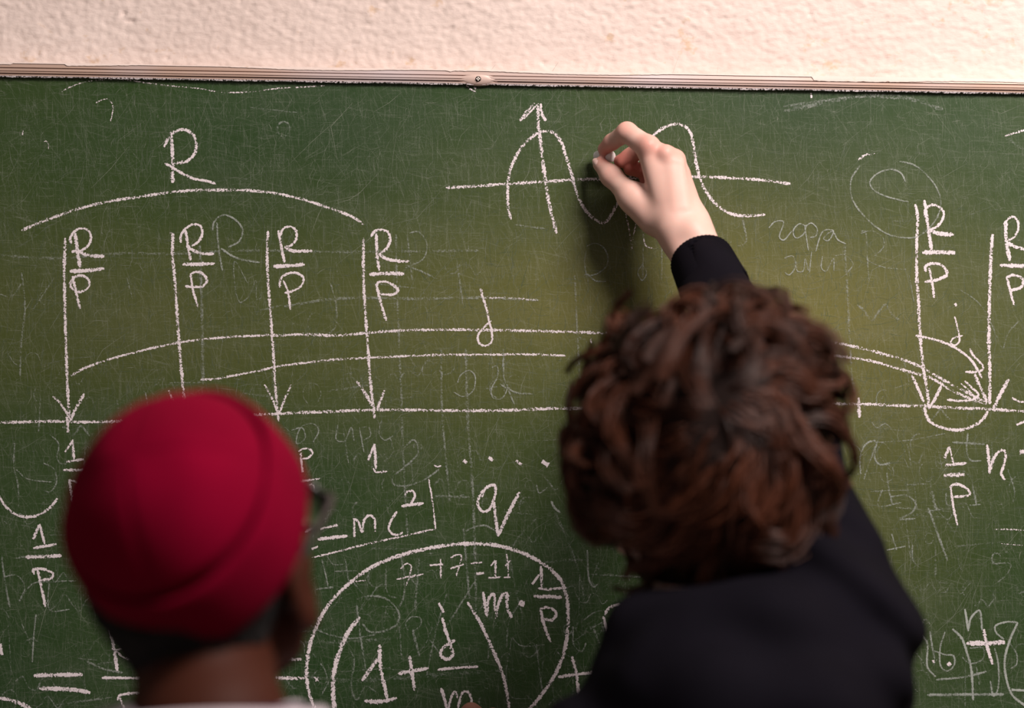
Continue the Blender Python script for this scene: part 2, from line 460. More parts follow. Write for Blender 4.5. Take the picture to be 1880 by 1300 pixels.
# ------------------------------------------------------------------ chalk writing (positions measured on the board)
def spline(pts, step=2.0):
    p = np.asarray(pts, float)
    if len(p) == 2:
        n = max(2, int(np.linalg.norm(p[1] - p[0]) / 6) + 1); return np.linspace(p[0], p[1], n)
    q = np.vstack([2 * p[0] - p[1], p, 2 * p[-1] - p[-2]]); out = []
    for i in range(1, len(q) - 2):
        n = max(2, int(np.linalg.norm(q[i + 1] - q[i]) / step))
        # centripetal Catmull-Rom
        t0 = 0; t1 = t0 + np.linalg.norm(q[i] - q[i - 1]) ** .5 + 1e-6; t2 = t1 + np.linalg.norm(q[i + 1] - q[i]) ** .5 + 1e-6; t3 = t2 + np.linalg.norm(q[i + 2] - q[i + 1]) ** .5 + 1e-6
        for t in np.linspace(t1, t2, n, endpoint=False):
            A1 = (t1 - t) / (t1 - t0) * q[i - 1] + (t - t0) / (t1 - t0) * q[i]; A2 = (t2 - t) / (t2 - t1) * q[i] + (t - t1) / (t2 - t1) * q[i + 1]; A3 = (t3 - t) / (t3 - t2) * q[i + 1] + (t - t2) / (t3 - t2) * q[i + 2]
            B1 = (t2 - t) / (t2 - t0) * A1 + (t - t0) / (t2 - t0) * A2; B2 = (t3 - t) / (t3 - t1) * A2 + (t - t1) / (t3 - t1) * A3
            out.append((t2 - t) / (t2 - t1) * B1 + (t - t1) / (t2 - t1) * B2)
    out.append(p[-1]); return np.array(out)
layer = [0]
def ribbon(pts, width, dens, jit=.12):
    """verts, quads, across, density of one stroke lying on the board (3 verts across, low dome)"""
    p = spline(pts); n = len(p)
    T = np.gradient(p, axis=0); T /= np.linalg.norm(T, axis=1)[:, None] + 1e-9
    N = np.stack([-T[:, 1], T[:, 0]], 1)
    wv = width / 2 * (1.18 + jit * rng.standard_normal(n))
    if n > 6:
        s = np.linspace(0, 1, n); L = np.sum(np.linalg.norm(np.diff(p, axis=0), axis=1)); tp = np.minimum(s, 1 - s) * L / (width * .8)
        wv *= np.clip(.55 + .45 * tp, .3, 1)
    layer[0] += 1
    y = -.00012 - .0000015 * (layer[0] % 300)
    V = []
    for i in range(n):
        for a, dome in ((-1, 0), (0, .00012), (1, 0)):
            q = P(p[i, 0] + N[i, 0] * wv[i] * a, p[i, 1] + N[i, 1] * wv[i] * a); V.append((q[0], y - dome, q[2]))
    Q = np.array([(i * 3 + j, i * 3 + j + 1, i * 3 + j + 4, i * 3 + j + 3) for i in range(n - 1) for j in range(2)])
    ac = np.tile([-1., 0, 1.], n); de = np.full(n * 3, dens) + np.repeat(.10 * np.sin(np.linspace(0, n * .21, n) + rng.uniform(0, 6)), 3)
    return np.array(V), Q, ac, de
def chalk_part(name, strokes, mat='chalk', kind=None, label=None):
    parts = [ribbon(*s) for s in strokes]
    V, Q = join([(a, b) for a, b, _, _ in parts])
    o = bpart(name, V, Q, M[mat])
    float_attr(o, 'across', np.concatenate([p[2] for p in parts])); float_attr(o, 'dens', np.concatenate([p[3] for p in parts]))
    if kind: o['kind'] = kind
    if label: o['label'] = label
    return o
D, N_, L_ = .62, .48, .34     # pressed hard, normal, light
WRITING = [
 ('chalk_line', [([(112,169),(128,160),(151,152),(179,147),(212,145.5),(245,148.5),(268,152),(306,157),(340,160),(368,163),(396,168),(421,170),(450,169.5),(477,167),(507,162.5),(553,160),(599,157)],3.2,.30)]),
 ('chalk_mark', [([(176,189),(189,183),(200,183),(207,194.5),(206,210),(203,222.5)],2.8,.36)]),
 ('chalk_mark', [([(42,240),(41.5,248)],2.6,.4)]), ('chalk_mark', [([(41,261),(41,264)],2.6,.4)]), ('chalk_mark', [([(81,260),(85,259),(89,266),(89,276)],2,.4)]),
 ('chalk_letter', [([(313,242),(316.5,279),(317,336)],8,N_),([(301,270),(305,262),(309,255)],6,N_),([(305,258),(316.5,245.5),(332,238),(342,239),(355,248),(360.5,266),(356,284),(342,296.5),(321.5,300)],6.5,N_),([(302.5,300),(314,305.5),(332,317),(357,328.5),(378,332),(397,337.5)],5,D)]),
 ('chalk_line', [([(39.5,423),(76.6,407.6),(110,395),(153,381),(204,369),(255,361.7),(306,354),(345,350),(383,349),(434,349),(480,351.5),(515,356.6),(553,365.5),(591,377),(630,391),(655,402.5),(668,413)],6.2,.43)]),
 ('chalk_line', [([(818,344.5),(864,342.4),(927.6,338),(1004,333),(1053,330),(1106,328.6),(1180,327),(1265,325),(1301.6,325),(1341,327),(1380,329),(1419,333),(1451,337.5)],6.4,.42)]),
 ('chalk_arrow', [([(987.6,194),(989,232),(993,263),(1000,321.5),(1009,377.6),(1022,429)],8,.45),([(954.5,222),(966,206.6),(981,189)],7,.44),([(962,218),(975,204),(989,190)],4,.44),([(993,190),(995,209),(1002,222)],6.5,D)]),
 ('chalk_curve', [([(938,403),(933,380),(933,334),(938,309),(951,281),(963,264),(979,250),(994,241.6),(1009,241),(1022,249),(1032,265),(1040,291),(1048,314),(1055,342),(1065.5,370),(1078,390),(1094,404),(1108,409.6),(1117,403),(1127,385),(1140,362),(1160,318),(1178,278),(1198,250.6),(1210,240),(1226,231),(1241,227.6),(1257,232),(1267.6,244),(1273,266),(1277,292.5),(1283,321),(1291,342),(1304,363),(1320,380),(1341,392),(1359,396),(1380,396),(1405,394.5)],6.6,.46)]),
 ('chalk_letter', [([(1147,384),(1155,420.6),(1160,462)],4,.30),([(1160,460),(1163,431),(1172,403),(1180,428.5),(1186.5,452),(1205,456.7)],3,.28)]),
 ('chalk_mark', [([(1576,293.5),(1589,284.5),(1607,282)],4.6,.40)]),
 ('chalk_mark', [([(1845,250),(1884,238)],5,.42)]),
 ('chalk_mark', [([(1489,171),(1489.5,180)],4.5,.42)]),
 ('chalk_arrow', [([(120,437),(118,489),(119,553),(121,630),(125,729),(128,769)],6.2,.52),([(97,727.5),(108,737),(127,765)],5,.5),([(155,723),(142,745),(129,772)],7,.48),([(123,765),(125,794)],6,.56)]),
 ('chalk_letter', [([(138,428),(142,459),(147,491)],7,D),([(131.5,448.5),(129,438),(138,424),(151,419),(163,424),(167,438),(161,452),(148,461)],4.8,D),([(131.5,462.5),(143,461),(158,468),(191.5,471)],6.5,D)]),
 ('fraction_bar', [([(128,498),(158,497),(191.5,493)],7.5,D)]),
 ('chalk_letter', [([(133,507),(137,525),(142,545.5),(147,567)],5.5,D),([(135,533),(129,522.5),(135,510),(151,506),(163,515),(162,528),(151,535),(140,536.6)],5,D)]),
 ('chalk_line', [([(312,428),(316,428),(316.6,464),(322,528),(327,604),(332,668),(338,729),(342,775)],6.6,.50)]),
 ('chalk_letter', [([(341,423),(345,451),(350,478)],5.5,D),([(332,446),(332,433),(342,419),(355,412),(368,415),(371.5,428),(365,443),(352,452)],5,D),([(342,451),(357,461),(375,466),(393,466)],6,D)]),
 ('fraction_bar', [([(334.5,485.5),(365,485),(394.5,484)],6.5,D)]),
 ('chalk_letter', [([(350,502),(353.6,530),(364,565)],4.6,D),([(351,503),(357,499.6),(370,501),(380,515),(373,525),(357,527),(340,525.6)],5,D)]),
 ('chalk_arrow', [([(310,717),(314,727),(336,770)],5,.5)]),
 ('chalk_line', [([(130,690),(153,677),(194,662),(255,645),(332,628.5),(383,622),(434,618),(480,616),(505,614)],4.8,.48),([(499.6,616.5),(553,614),(617,616),(678,611),(732,607),(808,605.5),(888,606),(990,608),(1066,610),(1122,612),(1300,612),(1473,620),(1522,627),(1580,639),(1627,651.5),(1662,662),(1693,675),(1732.5,698),(1768,717),(1812,740)],6.2,.42)]),
 ('chalk_line', [([(368,697),(393,696),(434,688.5),(480,680),(502,674),(553,667),(617,660),(676,657),(732,654.5),(808,651.5),(880,651.5),(964,650.6),(1038,653)],5,.44)]),
 ('chalk_line', [([(1420,645),(1503,650),(1557,656),(1604,664),(1639,674),(1674,684),(1709,694),(1744,715),(1779,731),(1812,743)],5.8,.44)]),
 ('chalk_arrow', [([(492,424),(490.6,464),(492,515),(496,566),(499.6,617),(503,668),(507,729),(512,774)],6,.50),([(485.5,706),(497,727),(510,757)],4.5,.48),([(535,706),(525,728),(513,757)],4.8,.48)]),
 ('chalk_letter', [([(511,423),(516,451),(522.5,482)],5.5,D),([(515,433),(520,420),(533,416),(543,423),(544,438),(535,450),(522.5,453.6)],4.6,D),([(522.5,453.6),(538,461),(556,461),(573.6,461)],6,D)]),
 ('fraction_bar', [([(502,489),(528,488),(559.6,485.5)],7.5,D)]),
 ('chalk_letter', [([(520,515),(528,533),(533,568.5)],4.6,D),([(513.6,528),(515,512),(528,502.6),(543,501),(557,510),(553,525),(538,534),(522.5,538)],4.8,D)]),
 ('chalk_arrow', [([(668,437),(667,476.6),(668,522.5),(671,579),(674,617),(678,676),(683,729),(688,768)],6.2,.50),([(655,700),(668,719),(688,750)],7,.48),([(706,716.6),(692,752)],6,.5)]),
 ('chalk_letter', [([(691,429),(692,464),(696,497)],6,D),([(681,434.5),(688.5,424),(701,422),(713,427),(716,442),(709,457),(697,466)],5,D),([(695,466),(709,475),(729,479),(751,480)],6.5,D)]),
 ('fraction_bar', [([(678,504),(706,502),(742,503)],7.5,D)]),
 ('chalk_letter', [([(692,526),(697,548),(709,589)],5.5,D),([(691,528),(693.6,519),(706,517.4),(724,525),(730.6,533),(724,540),(693.6,540)],5.4,D)]),
 ('chalk_line', [([(-4,776),(43,775),(65,774),(116,774),(151,775),(215,774),(245.5,772),(360,767),(470,762),(510,759.5),(600,756),(690,752.5),(760,753),(862,754),(939,753),(1015,750),(1066,750),(1300,744),(1534,741.6),(1580,742),(1651,744.6),(1697,746),(1744,748.6),(1814,751),(1884,756)],6.4,.45)]),
 ('chalk_letter', [([(882.5,530),(886,546)],6,D),([(886,544),(893,566),(898,589),(903,610),(902,628),(891.5,635),(880,630),(877.4,617),(885,605),(902,589)],4.6,D)]),
 ('chalk_line', [([(888,547),(930,547),(990,551)],4.5,.28)]),
 ('chalk_line', [([(1680,375),(1684.6,398.5),(1683,445),(1683,504),(1686,551),(1688,597),(1691.6,642),(1695,675),(1702,717),(1705.6,750)],6.4,.54)]),
 ('chalk_letter', [([(1697,367),(1701,396),(1705.6,429),(1710,459)],6.5,D),([(1697,396),(1701,382),(1712.6,376),(1725.5,381),(1732.5,391.5),(1729,405.5),(1718.5,417),(1707,421)],5,D),([(1702,419.6),(1721,428),(1751,431)],8,D)]),
 ('fraction_bar', [([(1693,463.6),(1721,463),(1753.6,464.5)],8.5,D)]),
 ('chalk_letter', [([(1705.6,492),(1711.5,520),(1715,547)],5,D),([(1700,499),(1698.6,490),(1709,484),(1725.5,485.6),(1736,494.5),(1738.4,504),(1725.5,512),(1697.4,518)],6,D)]),
 ('chalk_arrow', [([(1822.6,430),(1820,457),(1817,527),(1815.6,597.4),(1815.6,639.6),(1817,670),(1817,742)],7,.54),([(1852,696),(1835.5,726),(1822.6,754)],7,D),([(1789,686.6),(1800,712),(1812,738)],7,.5)]),
 ('chalk_letter', [([(1846,405.5),(1847,438),(1854,479)],7.5,D),([(1846,408),(1852,401),(1860,398),(1868,405.5),(1869.5,419.6),(1861,436),(1849.5,442)],4.6,D),([(1847,443),(1861,452),(1884,459)],7,D)]),
 ('fraction_bar', [([(1835.5,487),(1884,488.6)],7.5,D)]),
 ('chalk_letter', [([(1848,507),(1854,532),(1862,561)],5,D),([(1847,509.7),(1861,505),(1877.6,513),(1875,527),(1852,534)],5.5,D)]),
 ('chalk_letter', [([(1753,557),(1756,562)],5,D),([(1752.4,581),(1759.5,609),(1760.6,628),(1752,634),(1745.4,630),(1749,622),(1767.6,616)],3.6,D)]),
 ('chalk_line', [([(1681,616),(1709,622),(1739.6,631.6),(1763,644.5),(1784,663),(1803,694)],5,D)]),
 ('chalk_arrow', [([(1780.5,640),(1786,651.5),(1803,670),(1805,677),(1798,682),(1772,683)],4.5,D)]),
 ('chalk_arrow', [([(1674,689),(1686,715),(1696,738)],5.5,D),([(1729,706.5),(1716,733),(1704.5,751)],6,D)]),
 ('chalk_arrow', [([(1771,699.5),(1784,712),(1796,724),(1789,732),(1768,736),(1738.4,734)],4.6,D),([(1764,704),(1779,717),(1790,730)],3.6,.5)]),
 ('chalk_curve', [([(1697,740),(1700,761.5),(1709,775.5),(1732.5,786),(1760.6,789.6),(1786,782.5),(1803,771),(1814,754.5)],6,.54)]),
 ('chalk_mark', [([(1576,730),(1578,767)],7,D)]),
 ('chalk_mark', [([(1858,730),(1868,736),(1884,739)],4.5,D),([(1884,773),(1866,780)],4.5,D)]),
 ('chalk_digit', [([(1734,841),(1743,820)],5.5,D),([(1743,820),(1751,854)],3.6,D),([(1735,854),(1774.6,850.4)],6.5,D)]),
 ('fraction_bar', [([(1732.5,872.6),(1771,871.5)],8.5,D)]),
 ('chalk_letter', [([(1745,896),(1747,910),(1750,930),(1758,965)],4.6,D),([(1744,898),(1748,891),(1757,889),(1770,894),(1780,903),(1780,908),(1768,911),(1750,912.4)],5.4,D)]),
 ('chalk_letter', [([(1812,816),(1815,840),(1817,870)],5.5,D),([(1818,864),(1824,842),(1834,829),(1843,827),(1846,836),(1841,860),(1838,870),(1845,881)],5.4,D)]),
 ('chalk_mark', [([(1872,830),(1884,830)],9,D)]),
 ('chalk_mark', [([(1825,972),(1850,972),(1884,974)],3,.40),([(1838,998),(1884,1002)],2.4,.34)]),
 ('plus_sign', [([(1806,1155),(1810,1178),(1822,1220)],6,D),([(1774,1181),(1808.5,1181),(1845,1179)],9.5,D)]),
 ('chalk_dot', [([(1713,1212),(1714,1217)],6,D)]), ('chalk_dot', [([(1740,1217),(1745,1222)],9,D)]),
 ('chalk_digit', [([(119.5,830),(132.5,810.5)],4.6,D),([(133.5,807),(136,843)],5,D),([(122,848),(154,843)],5,D)]),
 ('fraction_bar', [([(116,863),(161.5,863)],5.6,D)]),
 ('chalk_letter', [([(127,880.5),(131,903),(133.5,922.5)],5.5,D),([(127,880.5),(144,887),(156,898),(150,908),(133,910)],4.5,D)]),
 ('chalk_curve', [([(-4,908),(0,915),(11,930),(26,943),(47,949),(69,946),(90.5,933),(105.5,915)],5.6,.52)]),
 ('chalk_digit', [([(61,990),(72.5,963.5)],5.6,D),([(73,962),(82,999.5)],4.6,D),([(61,1006.5),(104,999)],5.5,D)]),
 ('fraction_bar', [([(47,1023),(80,1022),(113.5,1020)],6.8,D)]),
 ('chalk_letter', [([(69,1046.6),(75,1073),(83.6,1114.5)],5.5,D),([(63,1055),(61,1046.6),(73,1044),(88.6,1048),(97.5,1053.5),(94,1062),(76,1064.6)],5.4,D)]),
 ('chalk_letter', [([(197,1136.6),(208,1181),(215.5,1232)],6.6,D),([(237,1186.5),(213,1193),(205,1190)],3.8,D),([(213,1195),(228,1207),(246,1213)],4.2,D)]),
 ('equals_sign', [([(62,1240.5),(111,1239),(152,1238.5)],8,D),([(72,1264),(116,1265),(141,1267),(166,1272)],8.5,D)]),
 ('fraction_bar', [([(187,1244.6),(290,1245)],5.2,D)]),
 ('chalk_letter', [([(216,1286),(219,1278),(240,1273),(262,1272)],5,D),([(219,1279),(229,1302)],5,D)]),
 ('chalk_mark', [([(0,1182),(4,1203)],6.5,D)]),
 ('chalk_curve', [([(-4,1281),(22,1286),(53,1300),(70,1316)],7.5,.54)]),
 ('chalk_letter', [([(552,831.5),(555,867)],4.6,D),([(548,829),(558.5,823.5),(571,826),(573.5,833),(565,841),(555,842.6)],4,D)]),
 ('fraction_bar', [([(540,886),(572,881),(588,878.5)],4.6,.55)]),
 ('chalk_letter', [([(565,894),(572,889),(576,894),(574.6,926)],3,.5),([(579,907.7),(599,915)],4.6,.52)]),
 ('chalk_digit', [([(676,845),(687.7,815)],4.6,D),([(687.7,815),(690,861)],5.4,D),([(685,860),(690,866),(711,866)],4.6,D)]),
 ('chalk_dot', [([(797,854),(804,857),(810,855)],3.2,D)]), ('chalk_dot', [([(851,845),(857,850)],6,D)]), ('chalk_dot', [([(897,840),(905,845)],6.5,D)]), ('chalk_dot', [([(947,846),(958,853)],6.5,D)]), ('chalk_dot', [([(995,847),(1007,854)],7.5,D)]),
 ('chalk_letter', [([(560,944),(566.5,945),(575,946),(581.5,954),(577,965),(560,977)],5.6,D),([(572,1008),(584,1003.5)],4.6,D)]),
 ('equals_sign', [([(588,971),(620,964)],5,D),([(583,990),(638,984)],6.2,D)]),
 ('chalk_letter', [([(650,951.5),(651,986)],5,D),([(651,952),(658,958.5),(665,977),(669,954),(678.5,946),(686.6,951.5),(689,976)],4.8,D)]),
 ('chalk_letter', [([(729,939),(718,956),(714,970),(720,980),(731.6,982),(739.6,977)],5,D)]),
 ('chalk_digit', [([(743,909),(749,902.6),(758,902),(761.6,910),(753.5,925)],5,D),([(737,929.6),(754.6,926.6),(778,924)],6,D)]),
 ('chalk_line', [([(787,879),(794,921.5),(799.6,971)],3.6,.5),([(799.6,971),(768.5,978),(722,988.5),(664.6,1001),(618.5,1013),(572,1024)],4.4,.42)]),
 ('chalk_letter', [([(884.6,912.7),(889,900),(898.5,892),(907.7,891),(910,902),(905,921),(896,937),(886,939),(877.7,929),(879,914),(889,898)],5.6,D),([(906.5,921),(910,953),(914.6,985)],6.4,D),([(914.6,983),(935,939),(954,903.5)],6.6,D)]),
 ('chalk_circle', [([(586,1320),(577,1300),(565,1261),(563,1226),(568,1189),(579,1155),(600,1115),(628,1083),(655,1060),(688,1038),(734,1020),(780,1008),(821.5,1001),(861,998),(909,1001),(941.6,1009),(976,1023),(1006,1041.5),(1027,1062),(1038.5,1088),(1043,1125),(1041,1166),(1034,1203),(1018,1240),(997,1272),(974,1300),(955,1318)],7.4,.56),([(648.5,1069),(655,1067),(671.6,1066)],3.6,.45)]),
 ('parenthesis', [([(661,1133),(641.6,1157),(625,1191.6),(615,1226),(611.6,1261),(614,1300),(618,1318)],9,.58)]),
 ('chalk_digit', [([(664.6,1250),(694.6,1208)],8,D),([(697,1183.5),(698,1219),(711,1284)],7.4,D),([(669,1287),(699,1288),(729,1281.6)],7.6,D)]),
 ('plus_sign', [([(752,1204),(756,1231),(761,1268)],6.6,D),([(730.5,1236.6),(787,1227)],7.6,D)]),
 ('chalk_letter', [([(805.5,1107),(814.6,1124.6)],4.6,D),([(812,1134),(817,1154.6),(828.6,1189),(831,1203),(821.6,1210.5),(809,1203),(812,1191.6),(835.5,1175)],6.4,D)]),
 ('fraction_bar', [([(803,1229.6),(838,1226),(878,1224)],5.2,D)]),
 ('chalk_letter', [([(810,1263),(822,1305)],6.4,D),([(822,1304),(831,1275),(836.6,1270),(840,1282)],4.8,D),([(841,1300),(849,1272),(856,1269),(862,1274),(868,1297)],5,D)]),
 ('parenthesis', [([(858.5,1105),(884,1148),(907,1198.5),(923,1238),(930,1270),(935,1302),(936,1318)],6.8,.56)]),
 ('chalk_digit', [([(735,1044),(748,1034.6),(754.6,1039),(752,1056),(745.4,1076)],3.4,.46),([(728,1063.5),(778,1054)],4,.46)]),
 ('plus_sign', [([(789,1038),(813.5,1036)],4,D),([(809,1026.5),(809.5,1062)],3.6,D)]),
 ('chalk_digit', [([(827,1024),(840,1018.5),(846.5,1019.6),(837.7,1057.7)],3.4,.5),([(827,1044),(851.5,1036)],3.6,.52)]),
 ('equals_sign', [([(864,1035),(885,1032)],4,D),([(874.6,1053.5),(888.5,1052)],4.4,D)]),
 ('chalk_digit', [([(901,1039),(909,1029)],3.4,D),([(910,1029),(909.7,1060)],4.2,D),([(896.5,1061),(919.6,1060)],3.8,D)]),
 ('chalk_digit', [([(927.7,1039),(937,1029)],3.4,D),([(930,1017),(932,1030),(933.5,1061)],3.2,.5),([(925,1060.5),(937,1059.5)],3.6,D)]),
 ('chalk_letter', [([(887,1086.5),(894,1133)],6.4,D),([(895,1129),(897.7,1099),(906,1090),(909,1122)],5.6,D),([(910,1136),(916,1106),(925.4,1090),(932,1087.7)],6.4,.52),([(931,1087.7),(932,1117.7),(940,1134)],6.4,D)]),
 ('chalk_dot', [([(953,1106),(963,1110)],10,D)]),
 ('chalk_digit', [([(977,1072.7),(990,1055)],4.4,D),([(993.5,1039),(994.6,1078.5)],6.4,.54),([(987.7,1079.6),(999,1082),(1031.5,1079.6)],5.4,D)]),
 ('fraction_bar', [([(979.6,1094.6),(1031.5,1096.5)],7.6,D)]),
 ('chalk_letter', [([(992,1117.7),(999,1147.7),(1011,1179)],6.2,D),([(991,1117.7),(1004,1115),(1017.7,1121),(1021,1129),(1013,1138.5),(999,1136)],5.6,D)]),
 ('plus_sign', [([(1050,1205),(1057,1231),(1064,1286)],6.4,D),([(1024.6,1243),(1061.5,1237.7),(1102,1233.5)],6.4,D)]),
 ('chalk_letter', [([(1151.5,1114),(1133,1111),(1117,1117.7),(1110,1129)],6.4,D),([(1107.7,1131.5),(1114.6,1157),(1124,1196),(1127,1217)],5.6,D),([(1112,1218),(1126,1219)],5.4,D)]),
 ('equals_sign', [([(500,1208),(513.5,1209),(554,1211)],7.4,.54),([(505,1244),(519,1244.6),(561,1246)],6.8,.5)]),
 ('chalk_mark', [([(577,1243),(585,1251)],3.6,.5),([(584,1243),(579,1251)],3,.5)]),
 ('chalk_mark', [([(1084,622),(1086,631)],4,.4)]),
 ('chalk_mark', [([(856,157),(861,160)],2.4,D),([(862,163),(868,166)],3,D),([(870,160),(874,163)],3.4,D),([(869,167),(873,168)],2,D)]),
]
for nm, st in WRITING:
    for one in ([[q] for q in st] if nm == 'chalk_mark' else [st]): chalk_part(nm, one)

